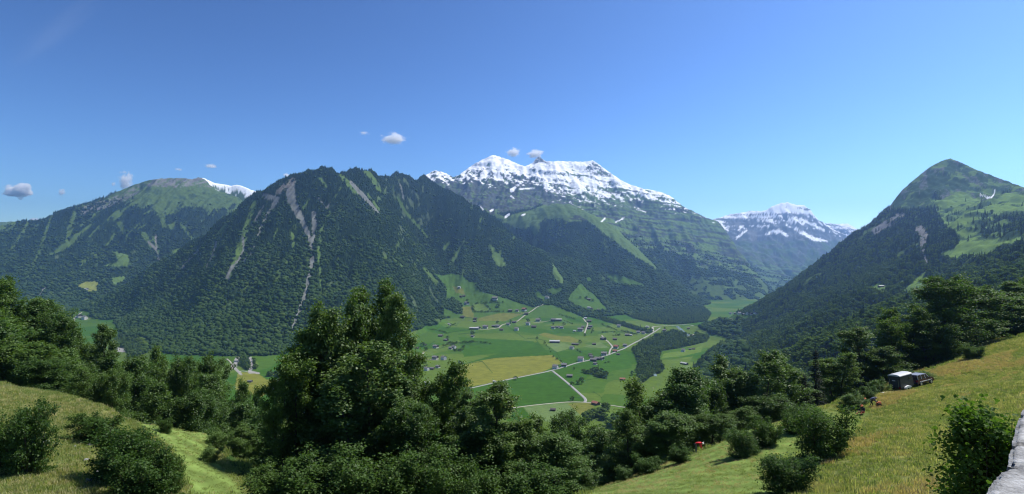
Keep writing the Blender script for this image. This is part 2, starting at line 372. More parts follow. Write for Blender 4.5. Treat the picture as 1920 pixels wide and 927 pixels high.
# near hillside: gentle hummocks
nearw=1-sstep(250,700,GY)
H=H+nearw*(fbm(GX/9,GY/9,3,s=5.)*.32+fbm(GX/2.2,GY/2.2,2,s=7.)*.07)*sstep(5,25,GY)
H=H+sstep(250,600,GY)*(1-sstep(900,1500,GY))*fbm(GX/60,GY/60,4,s=6.5)*8*sstep(8,60,H0-FLOOR)
# valley floor: faint undulation only
H=H+(1-mount)*sstep(700,1000,GY)*fbm(GX/160,GY/160,2,s=14.)*1.2
# no crest may rise past the surveyed skyline
SKL=[(-400,420),(-100,418),(0,415),(40,413),(66,415),(85,411),(100,400),(120,393),(160,382),(200,367),(235,351),(275,337),(300,333),(330,332),(350,333),(360,335),(372,331),(385,333),(400,341),(415,343),(430,346),(445,345),(460,349),(472,355),(485,359),(491,361),(510,347),(530,336),(550,328),(570,323),(590,320),(605,314),(622,317),(632,324),(645,324),(655,320),(664,316),(675,317),(686,319),(697,318),(705,326),(712,332),(730,330),(745,322),(758,327),(780,337),(790,334),(805,325),(818,320),(832,324),(850,333),(862,328),(876,317),(890,308),(905,300),(918,294),(928,291),(942,296),(955,301),(970,308),(984,313),(998,306),(1004,299),(1011,295),(1019,300),(1026,304),(1045,303),(1098,304),(1112,302),(1122,308),(1135,318),(1150,329),(1165,339),(1180,346),(1200,353),(1220,357),(1240,361),(1255,367),(1270,379),(1285,390),(1300,397),(1318,406),(1335,413),(1345,410),(1362,404),(1385,400),(1410,396),(1430,397),(1437,395),(1448,387),(1462,382),(1475,380),(1490,384),(1508,386),(1520,394),(1528,406),(1536,415),(1545,418),(1565,421),(1590,420),(1602,427),(1612,434),(1628,424),(1641,412),(1652,402),(1663,391),(1672,380),(1680,368),(1690,356),(1700,347),(1710,337),(1722,328),(1733,319),(1745,310),(1758,303),(1770,298),(1782,295),(1796,300),(1812,307),(1828,315),(1845,321),(1868,330),(1890,338),(1920,349),(1980,370),(2050,388),(2200,420),(2420,470)]
SKL=np.interp(PXs,[a for a,b in SKL],[b for a,b in SKL])
lift=np.where(PXs<500,2.0,np.where((PXs>785)&(PXs<1610),-.5,2.5))      # room for the trees that stand on the crest
jag=(2.0+2.6*((PXs>560)&(PXs<790)))*fbm(PXs/9.,PXs*0+.5,4,s=3.3)
ceil=((HY-(SKL+lift+jag))/F)[None,:]*GY
H=np.where((GY>1500)&(H>ceil),ceil-.12*(H-ceil),H)
H=H.astype(np.float32)
GPX=np.repeat(PXs[None,:],NR,0).astype(np.float32); GPY=(HY-H/GY*F).astype(np.float32)
# what can be seen from about here
el=(H/GY); run=np.maximum.accumulate(el,0)
VIS=((H+28)/GY>=run-0.006)
# surface normal steepness
dzdy=np.gradient(H,axis=0)/np.gradient(GY,axis=0)
dzdx=np.gradient(H,axis=1)/np.gradient(GX,axis=1); dzdy=dzdy-dzdx*(GX/GY)
SLOPE=np.sqrt(dzdx**2+dzdy**2)

def hz(x,y):
    """ground height at world x,y"""
    px=x/y*F+CX
    r=np.interp(y,YS,np.arange(NR)); c=(np.asarray(px)-PXs[0])/QX
    r0=np.clip(np.floor(r).astype(int),0,NR-2); c0=np.clip(np.floor(c).astype(int),0,NC-2); fr=np.clip(r-r0,0,1); fc=np.clip(c-c0,0,1)
    return (H[r0,c0]*(1-fr)*(1-fc)+H[r0+1,c0]*fr*(1-fc)+H[r0,c0+1]*(1-fr)*fc+H[r0+1,c0+1]*fr*fc)
def gsample(G,x,y):
    px=x/y*F+CX
    r=np.clip(np.rint(np.interp(y,YS,np.arange(NR))).astype(int),0,NR-1); c=np.clip(np.rint((px-PXs[0])/QX).astype(int),0,NC-1)
    return G[r,c]
def cast(px,py,ymin=600.0,ymax=13000.0):
    """first ground the eye meets along a photograph pixel, beyond ymin"""
    c=int(np.clip(round((px-PXs[0])/QX),0,NC-1)); i0=np.searchsorted(YS,ymin)
    t=(HY-py)/F; d=H[i0:,c]-t*YS[i0:]
    k=np.argmax(d>=0)
    if d[k]<0: k=len(d)-1
    if k>0:
        w=d[k]/(d[k]-d[k-1]+1e-9); Y=YS[i0+k]*(1-w)+YS[i0+k-1]*w
    else: Y=YS[i0]
    Y=min(Y,ymax); x=(px-CX)/F*Y
    return Vector((x,Y,float(hz(x,Y))))
# ------------------------------------------------------------------ land cover (what grows or lies where), kept as a colour on the ground's vertices
x_,y_=GX.astype(np.float32),GY.astype(np.float32)
def C(*c): return np.array(c,np.float32)
cWOOD=C(.020,.036,.014); cALP=C(.085,.135,.036); cROCK=C(.15,.148,.145); cDROCK=C(.060,.066,.062); cSCREE=C(.225,.215,.20); cSNOW=C(.86,.87,.89); cSHRUB=C(.035,.062,.026)
cVAL=C(.058,.113,.018)
n1=fbm(x_/170,y_/170,4,s=31.); n2=fbm(x_/45,y_/45,4,s=33.); n3=fbm(x_/14,y_/14,3,s=35.)
streak=fbm(a1/55,b1/420,4,s=41.)           # runs down the slopes
strata=fbm((x_+.3*y_)/330,(H+.13*x_)/26,4,s=51.)
LAND=np.empty((NR,NC,3),np.float32); LAND[:]=cVAL
FOR=np.zeros((NR,NC),np.float32)
def put(mask,col,var=.18,noise=None):
    nn=n2 if noise is None else noise
    LAND[mask]=col[None,:]*(1+var*nn[mask][:,None])
floor=(H0<FLOOR+9)&(GY>640)
hill=(~floor)&(GY>640)
# regions
isF=(wF>.5)&(GY<3750)
yAs=6150-(GPX>368)*170
isA=(GPX<600)&(GY>3720)&(GY<yAs)&~isF
isAs=(GPX<620)&(GY>=yAs)&(GY<8000)
isA0=(GPX<700)&(GY>=8000)
isB=(~isF)&(GY<4750)&(GPX<1120)&~isA
isE=(GY>=7900)&(GPX>1200)
isD=(GY>=5600)&(GY<7900)&(GPX>650)
isC=hill&~(isF|isA|isAs|isA0|isB|isE|isD)
# default: forest with rents of grass, rock where very steep
FOR[hill]=1
put(hill,cWOOD)
g=hill&(streak+.45*n2>.44); FOR[g]=.12; put(g,cALP*.72,.3)
g=hill&(streak+.45*n2>.56); FOR[g]=0
g=hill&(SLOPE>1.75)&(n2>.18)&(GY>1500); FOR[g]=0; put(g,(cDROCK*1.2+cALP)*.5,.3,n3)
# left mountain: tree line, high pasture, cliff band
tl=np.interp(GPX,[-400,0,100,160,225,260,300,360,400,440,480,560],[560,440,392,384,374,392,402,392,398,396,404,440])
hi=isA&(GPY<tl+26*streak+10*n2); FOR[hi]=0; put(hi,cALP*.86,.35)
g=hi&(n2+.7*streak+.3*n3>.30); put(g,cSHRUB*1.1,.3,n3); FOR[g&(GPY>tl-14)]=.4
FOR[isA&(GPX>362)&(GY>5860)]=0
g=isA&~hi&(streak+.5*n1>.34)&(GPY<500); FOR[g]=0; put(g,cALP*.8,.3)
g=isA&(GPY<372+5*n2)&in_poly(GPX,GPY+4*n3,[(262,360),(272,350),(290,332),(300,325),(345,325),(395,330),(402,356),(385,357),(365,361),(350,356),(330,359),(300,357),(280,360)]); FOR[g]=0; put(g,C(.150,.148,.135),.75,fbm(x_/38,H/260,4,s=97.)+.5*strata)
g=g&((fbm(x_/30,H/160,4,s=98.)+.5*n3>.12)|(GPY>350+6*n2)); put(g,cALP*.85,.3,n3)
g=isA&(GPX<262)&(GPX>150)&(np.abs(GPY-np.interp(GPX,[150,200,230,262],[398,382,372,352]))<8)&(n3+n2>.05); FOR[g]=0; put(g,cROCK,.3,n3)
put(isAs|isA0,cALP*.8); FOR[isAs|isA0]=0
# snow mountain, lower parts: benches of pasture and dark cliff bands
lowD=(isD|(isC&(GY>4900)&(GPX>1060)))&hill
tlD=np.interp(GPX,[650,800,900,1000,1060,1120,1180,1240,1300,1400,1460],[400,400,440,440,440,462,468,474,486,520,545])
up_=lowD&(GPY<tlD+10*n1+14*strata); FOR[up_]=0
put(up_,cALP*1.15,.25)
g=up_&(strata+.3*n2>.02); put(g,cDROCK*.75,.4,n3); FOR[g&(GPY>tlD-26)]=.5
g=up_&(GPX<1060)&(GPY<404)&(n2+.6*streak>-.12); put(g,cDROCK*1.05,.3,n3)
g=lowD&~up_&(strata>.22)&(GPY<545); FOR[g]=0; put(g,cALP*1.0,.3)
g=lowD&(GPY>520)&(GPX>1290)&(n1+n2>.10); FOR[g]=0; put(g,cALP*.75,.3)
g=hill&(GPY>535)&(GPX>1330)&(GPX<1440)&(GY>3700)&(n1+.6*streak>-.05); FOR[g]=0; put(g,cALP*.8,.3)
# green spur
g=isC&(GY>4000)&in_poly(GPX,GPY+3*n3,[(900,390),(923,397),(947,407),(971,400),(995,394),(1021,383),(1044,375),(1095,385),(1150,428),(1200,470),(1235,505),(1228,506),(1185,478),(1135,440),(1085,402),(1062,412),(1047,409),(1030,413),(1023,408),(1013,420),(1011,434),(1002,444),(995,429),(968,429),(952,420),(920,402)]); FOR[g]=0; put(g,cALP,.25)
# E: rock and grass low down
put(isE,cDROCK*1.15,.3,n3); FOR[isE]=0
g=isE&(n1*.6+strata>.10); put(g,cROCK*1.1,.4,n3)
g=isE&(GPY>452)&(n1+strata*.7>.0); put(g,cALP*.65,.3)
# snow
def snowmask(reg,line,k,steep,bias=0.0):
    s=(line-GPY)
    fine=fbm((x_+.9*H)/70,(H-.5*x_+.25*y_)/260,4,s=91.); fin2=fbm((x_-.7*H)/46,(H+.4*x_)/150,3,s=93.)
    v=.72*np.clip(s/k,-1.2,2.6)+.50*strata+1.55*fine+1.0*fin2+.40*n2+.35*n3-steep*(SLOPE-.75)-.86+bias
    return reg&(v>0)&(s>-k*.9)
lineD=np.interp(GPX,[650,780,850,880,930,985,1010,1040,1060,1100,1150,1200,1240,1280,1330,1400,1470],[340,352,349,350,352,352,362,374,384,388,387,388,394,403,416,440,470])
s=snowmask(isD,lineD,15,.75,.12)&~((fbm(x_/480,(H+.16*x_)/48,4,s=113.)+.25*n3>.20)&(GPX>1010)&(GPY>322+8*n2)); FOR[s]=0; put(s,cSNOW,.02)
g=isD&(GPX>1000)&(GPX<1260)&(GPY<328+10*n1)&(SLOPE<.9); put(g,cSNOW,.02)
g=isD&in_poly(GPX,GPY+3*n3,[(1096,318),(1104,309),(1114,304),(1130,316),(1142,330),(1135,333),(1120,330),(1108,326)])&(n3+.8*n2+.6*strata>-.12); put(g,cDROCK*1.1,.3,n3)
g=isD&in_poly(GPX,GPY,[(999,309),(1004,296),(1011,292),(1019,297),(1025,306),(1012,304)])&(n3+n2>-.3); put(g,cDROCK*1.1,.3,n3)
lineE=np.interp(GPX,[1300,1345,1385,1410,1430,1470,1520,1560,1600,1650],[432,430,424,418,418,416,424,436,436,440])
s=snowmask(isE,lineE+4,11,.6,.45)&~((fbm(x_/1100,(H+.06*x_)/62,4,s=111.)+.15*n3>.10)&(GPY>390+4*n2)); put(s,cSNOW,.02)
for ln in ([(1437,440,2.5),(1450,433,2.5),(1465,436,3),(1480,445,2)],[(1492,430,3),(1510,440,4),(1530,450,4),(1550,452,2)],[(1380,448,1),(1390,440,2),(1400,432,2)],[(1510,415,3),(1530,425,3),(1545,432,2)]):
    d,w=seg_dist(GPX+3*n3,GPY+3*n2,ln); put(isE&(d<w*.85+.9*n3),cSNOW,.02)
lineA=np.interp(GPX,[340,372,400,420,450,470,500,560],[330,352,361,366,373,379,386,395])
s=snowmask(isAs,lineA+8,10,.5,.75); put(s,cSNOW,.02)
s=isA0&(GPX>45)&(GPX<75)&(GPY<416); put(s,cSNOW,.02)
for ln in ([(899,386,1.5),(906,394,1.5)],[(920,396,2),(924,394,2)],[(948,407,2.5),(955,402,2)],[(979,404,1.5),(984,402,1.5)],[(960,357,4),(966,352,2)],[(958,368,1.5),(963,372,1.5)],[(975,355,1.2),(1002,353,1.2)],[(1128,416,1),(1134,410,1.5)],[(1155,417,1),(1170,409,1.5)]):
    d,w=seg_dist(GPX,GPY,ln); g=(d<w)&(GY>4000); FOR[g]=0; put(g,cSNOW,.02)
# front mountain: debris chutes, gullies with grass
def strip(ln,col,reg,var=.22,wob=2.0,fill=None,wk=1.0):
    d,w=seg_dist(GPX+wob*n3+wob*.8*n2,GPY+wob*n3,ln); g=reg&(d<w*wk)
    if fill is not None: g&=(n3+n2*.6>fill)
    FOR[g]=0; put(g,col,var,n3)
fr_=isB|isA
G1=cALP*.95
for ln in ([(640,330,5),(668,362,6)],[(685,320,6),(700,338,6),(712,358,4)],[(618,398,3),(602,435,4),(597,478,4),(600,520,3),(605,560,1)],[(478,380,6),(466,415,7),(455,455,8),(440,492,7),(430,520,6),(427,538,2)],[(747,372,3),(762,400,3),(782,422,3),(802,446,2)],[(690,365,3),(712,395,2)],[(830,470,4),(842,455,3)],[(848,492,5),(862,470,4),(872,450,2)],[(735,483,2),(756,502,2)],[(520,430,3),(512,455,2)],[(445,392,4),(418,430,4),(400,452,3)],[(548,440,4),(552,470,3)],[(795,505,4),(818,530,5)],[(940,410,4),(985,440,3)],[(600,335,4),(612,350,3)]): strip(ln,G1,fr_,.3,2.4,-.35,.85)
for ln in ([(921,462,2),(930,480,8),(938,492,9),(948,499,4)],[(1036,494,1),(1043,515,6),(1052,527,6)]): strip(ln,cALP*1.1,fr_|isC,wob=.6)
SC1=C(.150,.156,.142)
for ln in ([(548,348,8),(545,362,14),(548,380,12),(560,402,10),(572,425,7),(582,452,6),(586,480,6),(583,505,6),(577,530,6),(571,555,5),(562,580,4),(554,600,3.4),(548,616,4)],[(588,400,7),(590,425,7),(587,450,5)],[(497,368,9),(520,374,8),(512,388,5),(500,405,4),(488,430,3),(482,447,2)],[(495,385,3),(480,412,3.5),(468,432,2)],[(455,445,3),(458,468,4),(446,490,3),(430,508,5),(426,522,6)],[(479,462,2),(462,486,3),(440,504,2)],[(406,455,4.5),(400,476,4),(386,505,3)],[(377,463,3.5),(342,503,3)],[(658,342,4),(676,362,6),(696,384,5),(712,402,3)],[(598,372,2),(612,392,3),(620,380,2)],[(750,345,2),(757,372,2)]): strip(ln,SC1,fr_,.4,2.2,-.62,.66)
strip([(520,362,6),(535,350,8),(550,340,7)],C(.14,.13,.115),fr_,.4,2.6,-.2,.8)
# left mountain clearings, gullies
for pl,c in (([(208,470),(240,478),(243,490),(238,501),(226,499),(203,502),(194,498),(222,490),(215,478)],cALP*1.15),([(147,533),(160,529),(187,528),(181,545),(170,549),(160,545),(147,541)],C(.17,.19,.045)),([(187,523),(212,521),(235,517),(232,530),(214,534),(208,526)],cALP*1.1),([(320,472),(345,462),(342,473),(325,482)],cALP*.9)):
    g=isA&in_poly(GPX+1.5*n3,GPY+2*n3,pl); FOR[g]=0; put(g,c,.15,n3)
for ln in ([(100,398,2),(88,430,3),(75,470,3),(60,500,2),(45,540,1)],[(140,400,4),(132,430,6),(125,455,2)],[(288,445,3),(296,470,2.5),(302,500,1.5)],[(270,440,5),(285,462,4)],[(340,420,3),(362,450,3)],[(225,420,5),(235,440,4)],[(300,385,7),(308,425,4)],[(60,405,3),(40,440,3),(20,470,2)]): strip(ln,cALP*.8,isA,fill=-.5)
for ln in ([(292,440,1.2),(293,470,1.5),(302,500,1.5)],[(85,538,1.5),(76,552,1.5)],[(280,455,2.5),(290,466,2)]): strip(ln,cSCREE*.8,isA)
g=isA&in_poly(GPX,GPY,[(217,572),(226,562),(236,561),(222,578)]); FOR[g]=0; put(g,cALP*1.1)
# right mountain
shr=isF&(GPY<392+10*n1)&in_poly(GPX,GPY,[(1590,455),(1640,400),(1690,345),(1780,285),(1960,345),(1960,378),(1880,360),(1872,385),(1840,380),(1800,362),(1798,378),(1770,376),(1750,362),(1762,402),(1742,412),(1700,395),(1660,420),(1620,440)])
FOR[shr]=0; put(shr,cSHRUB*1.0,.4,n3)
rk_=fbm((x_-.5*y_)/60,(H+.3*y_)/110,4,s=99.)
g=shr&(rk_+.4*n3>.22); put(g,cDROCK*1.5,.5,n3)
g=shr&(n2*.8+streak>.12); put(g,cALP*1.05,.35)
g=shr&(GPX<1700)&(GPY>385)&(rk_>.12); put(g,cDROCK*1.7,.5,n3)
alp=isF&in_poly(GPX+3*n3,GPY+3*n2,[(1742,372),(1752,372),(1762,376),(1800,360),(1842,378),(1872,372),(1885,362),(2440,400),(2440,462),(1880,458),(1862,470),(1850,484),(1800,482),(1768,484),(1762,476),(1790,466),(1800,450),(1790,435),(1772,425),(1760,405)])
FOR[alp]=0; put(alp,cALP*1.45,.2)
g=alp&(n1+.8*n2>.05)&(GPY<452)&(GPY>378); put(g,cSHRUB*1.2,.35,n3); FOR[g]=.12
g=alp&(GPY>402)&(GPY<446)&(GPX>1840)&(n2>-.15); FOR[g]=.55; put(g,cSHRUB,.3,n3)
for ln in ([(1640,434,6),(1668,418,7),(1690,404,6)],[(1725,432,9),(1733,445,9),(1730,470,4),(1738,500,3)]): strip(ln,cROCK*1.1,isF,fill=-.3)
for pl in ([(1632,538),(1645,532),(1668,537),(1692,526),(1697,533),(1670,543),(1648,549),(1632,545)],[(1692,545),(1712,530),(1722,520),(1738,507),(1732,520),(1752,522),(1748,545),(1722,565),(1706,563)],[(1865,485),(1875,488),(1872,498)],[(1900,490),(1925,492),(1925,498)]):
    g=isF&in_poly(GPX+1.2*n3,GPY+1.5*n3,pl); FOR[g]=0; put(g,cALP*1.2,.15)
strip([(1838,366,.9),(1846,368,1.0),(1852,371.5,1.7),(1860,370,1.4),(1865,363,1.0),(1866,357,.8)],cSNOW,isF,.02,1.4)
# earth slip above the side valley
strip([(1312,689,3.5),(1340,682,4),(1358,673,3.5),(1367,663,2.5)],C(.17,.135,.11),(GPX>1290)&(GPX<1385)&(GY>900),.3,.8)
# valley: meadows reaching up slopes
def meadow(pl,col=None,reg=None,wob=1.0,ylo=900,yhi=4600):
    g=(GY>ylo)&(GY<yhi)&in_poly(GPX+wob*n3,GPY+wob*.7*n2,pl)
    FOR[g]=0; put(g,cVAL if col is None else col,.10,n1)
meadow([(806,508),(812,512),(830,518),(846,513),(866,516),(880,528),(895,530),(905,548),(948,560),(1000,576),(1021,572),(1036,572),(1065,583),(1104,600),(1180,628),(1190,640),(1100,660),(850,640),(760,640),(792,627),(818,610),(832,597),(832,570),(838,558),(836,540),(820,520)],cVAL*1.02)
meadow([(1088,529),(1096,538),(1119,558),(1142,584),(1104,584),(1067,566),(1061,558),(1075,545)])
meadow([(1135,512),(1160,515),(1205,532),(1212,537),(1200,537),(1142,530)],cVAL*.95)
meadow([(1000,549),(1010,547),(1031,563),(1013,566)]); meadow([(1025,542),(1054,539),(1049,551),(1036,553)])
meadow([(1186,593),(1196,590),(1225,608),(1232,612),(1194,612)],cALP*1.2); meadow([(1180,561),(1192,558),(1199,565),(1185,566)],cALP*1.1)
meadow([(1098,522),(1106,519),(1110,527),(1102,530)])
meadow([(1300,585),(1330,583),(1390,588),(1425,590),(1425,604),(1390,606),(1330,596)],cVAL*.95)
meadow([(135,590),(150,583),(172,584),(165,600),(183,612),(182,634),(152,636)],cVAL)
# fields of other tints on the floor
YEL=C(.155,.162,.030); OLV=C(.130,.142,.032); PAL=C(.110,.162,.055); LIT=C(.088,.138,.027); DK=C(.037,.090,.012)
def field(pl,col,var=.10):
    g=(GY>640)&(GY<4600)&(H0<FLOOR+150)&in_poly(GPX+.5*n3,GPY+.35*n2,pl)&(FOR==0)
    # mowing lines run across the field
    LAND[g]=(col[None,:]*(1+(var+.07)*n2[g]+.08*n3[g]+.09*np.sin((y_[g]*.9+x_[g]*(.25+.5*(len(pl)%2)))*.42))[:,None])
valley=(H0<FLOOR+14)&(GY>640); FOR[valley&(GY<4600)]=0
put(valley,cVAL,.10,n1)
big=fbm(x_/420,y_/420,2,s=77.)
g=valley&(big>.08); put(g,cVAL*1.05+C(.026,.016,.006),.14,n1)
g=valley&(big<-.2); put(g,DK*1.1,.10,n1)
field([(790,712),(868,683),(1009,641),(1052,690),(1036,667),(925,672),(868,683)],DK)
field([(868,683),(925,672),(1036,666),(1054,681),(1013,700),(961,710),(923,718),(880,726),(850,724),(855,690)],YEL)
field([(1009,628),(1021,624),(1052,631),(1067,630),(1088,639),(1078,643),(1054,641),(1040,637)],OLV)
field([(1025,646),(1049,641),(1078,650),(1044,661)],PAL); field([(1092,651),(1124,641),(1142,652),(1130,653)],PAL*.95)
field([(865,576),(887,574),(888,597),(868,595)],OLV*.95); field([(938,587),(985,587),(946,603),(895,602),(900,596)],OLV)
field([(887,569),(909,569),(922,584),(887,584)],LIT*1.1); field([(848,537),(868,541),(872,553),(855,549)],OLV*.9)
field([(981,764),(1064,753),(1088,778),(1045,792),(1003,790)],PAL); field([(1064,757),(1109,756),(1117,770),(1088,778)],OLV)
field([(923,723),(939,721),(963,763),(944,768),(915,748)],YEL*.9); field([(939,720),(1035,699),(1099,752),(968,763)],DK*1.02)
field([(1115,757),(1165,765),(1140,790),(1105,785)],LIT); field([(967,764),(981,764),(1003,790),(950,790)],DK)
field([(445,702),(452,698),(480,698),(500,712),(520,712),(513,728),(490,745),(440,730)],YEL*1.0); field([(480,698),(500,711),(520,710),(508,704),(492,700)],DK*1.2)
field([(1245,663),(1300,655),(1318,647),(1315,660),(1280,668),(1240,672)],LIT*1.15); field([(1250,676),(1300,668),(1285,690),(1258,688)],LIT); field([(1275,688),(1295,684),(1290,700),(1265,698)],PAL)
field([(1120,628),(1150,622),(1165,632),(1130,640)],LIT); field([(960,600),(1010,596),(1020,606),(970,612)],LIT); field([(1030,612),(1090,618),(1085,628),(1040,624)],DK); field([(790,660),(850,640),(860,652),(800,668)],LIT); field([(860,632),(1000,640),(1010,652),(870,670)],DK*1.08)
field([(1285,612),(1380,606),(1330,626),(1295,625)],LIT*.95); field([(1110,676),(1175,660),(1185,690),(1120,700)],DK*1.15)
field([(200,650),(270,650),(290,672),(270,690),(230,680)],LIT*.8)
# hedges' grass seams and ditches between fields
SEAM=C(.028,.065,.016)
def seam(ln,w=.55,col=None):
    d,_=seg_dist(GPX+.4*n3,GPY,[(a,b,1) for a,b in ln]); g=(GY>640)&(GY<4600)&(d<w)&(FOR==0); put(g,SEAM if col is None else col,.2,n3)
SEAMS=[[(805,617),(822,620),(838,626),(850,622),(884,618)],[(868,683),(904,678),(923,699)],[(952,612),(985,636),(1003,634),(1009,641)],[(1023,648),(1044,661),(1054,681)],[(820,655),(845,648),(900,645),(922,646)],[(887,585),(946,585),(985,590)],[(888,570),(946,568)],[(910,569),(921,582)],[(868,595),(887,597),(886,575)],[(1048,588),(1080,600),(1110,612)],[(1128,608),(1150,617),(1160,622),(1180,628)],[(1085,655),(1104,670)],[(840,605),(856,611),(860,604)],[(798,668),(812,670)],[(1092,715),(1125,708),(1150,703)],[(1112,735),(1125,742),(1135,760)],[(785,647),(800,651),(815,640)],[(1003,634),(1025,640)],[(1120,625),(1150,622)],[(1080,677),(1110,676)],[(860,627),(905,622)]]
for l in SEAMS: seam(l)
# woods standing on the floor
WOODS=[[(1150,568),(1172,588),(1186,597),(1229,607),(1255,609),(1283,608),(1325,603),(1333,590),(1300,560),(1200,550)],[(1330,612),(1360,606),(1395,600),(1425,596),(1440,610),(1380,630),(1340,628)],[(1184,657),(1204,644),(1230,634),(1262,638),(1300,636),(1322,635),(1322,642),(1280,652),(1241,659),(1234,675),(1247,691),(1240,699),(1219,708),(1198,724),(1193,697),(1196,674)],[(890,533),(948,547),(987,552),(1021,564),(1018,571),(1000,574),(960,563),(925,551),(904,548)],[(836,565),(848,558),(865,571),(868,589),(855,589),(833,577)],[(1036,571),(1050,566),(1067,568),(1104,586),(1168,607),(1222,623),(1217,626),(1142,605),(1065,582)],[(1010,538),(1030,548),(1049,562),(1065,540),(1088,530),(1068,555),(1060,568),(1040,566)],[(1300,690),(1330,660),(1360,640),(1400,615),(1445,590),(1470,640),(1420,690),(1320,690)],[(1104,700),(1120,694),(1139,702),(1138,712),(1120,708)],[(1225,631),(1260,622),(1330,632),(1325,642)],[(210,640),(240,620),(262,640),(280,660),(250,672)],[(445,684),(462,664),(478,676),(480,692),(460,694)],[(500,706),(560,690),(640,690),(640,700),(560,712)]]
for pl in WOODS:
    g=(GY>640)&(GY<4300)&in_poly(GPX+1.2*n3,GPY+.8*n3,pl); FOR[g]=1; put(g,cWOOD)
strip([(436,688,2.5),(446,672,4),(440,690,3),(452,702,2)],cSCREE*1.2,(GY<2500)&(GY>640)&(GPX<480),.2,.6)
strip([(470,672,3),(472,686,3),(468,698,3),(486,700,1.2)],cSCREE*1.2,(GY<2500)&(GY>640)&(GPX<500),.2,.6)
strip([(213,655,4),(232,657,4)],cSCREE*1.1,(GY<3500)&(GY>640)&(GPX<260),.2,.6)
strip([(1271,614,1.5),(1283,624,2),(1290,632,4),(1302,630,3)],cSCREE,(GY<3500)&(GY>640)&(GPX>1260)&(GPX<1310),.2,.4)
# our own slope below the meadow
own=(GY<=640)
mL=in_poly(GPX,GPY,[(-530,600),(-200,690),(0,703),(60,722),(130,742),(180,757),(220,771),(262,786),(300,800),(330,802),(420,808),(420,828),(415,850),(428,868),(455,900),(482,927),(500,1300),(-530,1300)])&(GY<78)
mR=in_poly(GPX,GPY,[(1080,935),(1150,905),(1200,888),(1260,866),(1305,849),(1345,833),(1400,806),(1460,782),(1520,757),(1560,742),(1610,726),(1660,710),(1700,704),(1760,690),(1830,654),(1880,640),(1925,630),(2440,560),(2440,1600),(1000,1600)])&(GY<150)
near0=(GY<34)
MEAD=(mL|mR|(near0))&own
put(own,C(.030,.060,.016),.25,n3); FOR[own]=0; FOR[own&(GY>135)]=1
m1_=fbm(x_/11,y_/11,4,s=61.); m2_=fbm(x_/3.2,y_/3.2,3,s=63.); m3_=fbm((x_*.8+y_*.6)/26,(y_*.8-x_*.6)/7,3,s=65.)
t=np.clip(.5+.55*m1_+.25*m2_,0,1)[...,None]
gcol=C(.078,.106,.030)*(1-t)+C(.138,.136,.050)*t
rd=(sstep(.12,.55,m3_+.3*m2_)*mR)[...,None]; gcol=gcol*(1-.55*rd)+C(.19,.125,.055)*.55*rd
mown=sstep(3,-3,GPX-(1495+ (927-GPY)*.9)+12*m1_)*mR*sstep(750,790,GPY+6*m1_)
mown=np.maximum(mown,mL*in_poly(GPX,GPY,[(225,772),(300,797),(425,805),(400,860),(460,930),(360,930),(330,850)]))
swath=np.sin((x_*.55+y_*.84)*2.6+2.2*m1_+1.2*m2_)
gc2=C(.105,.150,.040)*(1+.22*swath+.18*m2_)[...,None]+C(.02,.012,.004)*np.clip(m1_,0,1)[...,None]
gcol=gcol*(1-mown[...,None])+gc2*mown[...,None]
LAND[MEAD]=1.3*gcol[MEAD]
MOWN=mown
LAND=np.clip(LAND,0.004,.9)

# ------------------------------------------------------------------ the ground mesh
V=np.stack([GX,GY,H],-1).reshape(-1,3).astype(np.float32)
idx=np.arange(NR*NC,dtype=np.int32).reshape(NR,NC)
quads=np.stack([idx[:-1,:-1],idx[:-1,1:],idx[1:,1:],idx[1:,:-1]],-1).reshape(-1,4)
gm,nt,out=new_mat('land_cover')
at=N(nt,'ShaderNodeAttribute'); at.attribute_name='land'
ge=N(nt,'ShaderNodeNewGeometry')
def noise(sc,det):
    n=N(nt,'ShaderNodeTexNoise'); n.inputs['Scale'].default_value=sc; n.inputs['Detail'].default_value=det; nt.links.new(ge.outputs['Position'],n.inputs['Vector']); return n
na=noise(.9,6); nb=noise(.05,6)
ad=N(nt,'ShaderNodeMath',operation='ADD'); nt.links.new(na.outputs[0],ad.inputs[0]); nt.links.new(nb.outputs[0],ad.inputs[1])
mr=N(nt,'ShaderNodeMapRange'); mr.inputs[1].default_value=.6; mr.inputs[2].default_value=1.4; mr.inputs[3].default_value=.72; mr.inputs[4].default_value=1.28; nt.links.new(ad.outputs[0],mr.inputs[0])
vm=N(nt,'ShaderNodeVectorMath',operation='SCALE'); nt.links.new(at.outputs['Color'],vm.inputs[0]); nt.links.new(mr.outputs[0],vm.inputs['Scale'])
bs=N(nt,'ShaderNodeBsdfDiffuse'); nt.links.new(vm.outputs[0],bs.inputs[0]); 
bp=N(nt,'ShaderNodeBump'); bp.inputs['Strength'].default_value=.6; bp.inputs['Distance'].default_value=.25; nt.links.new(na.outputs[0],bp.inputs['Height']); nt.links.new(bp.outputs[0],bs.inputs['Normal'])
nt.links.new(bs.outputs[0],out.inputs[0])
me=mesh_np('ground',V,quads.ravel(),np.full(len(quads),4),gm,smooth=True)
ca=me.color_attributes.new('land','FLOAT_COLOR','POINT')
ca.data.foreach_set('color',np.concatenate([LAND.reshape(-1,3),np.ones((NR*NC,1),np.float32)],1).ravel())
GROUND=tag(link('ground',me),'alpine valley and mountainsides under meadow, rock, scree and snow','terrain',kind='structure')

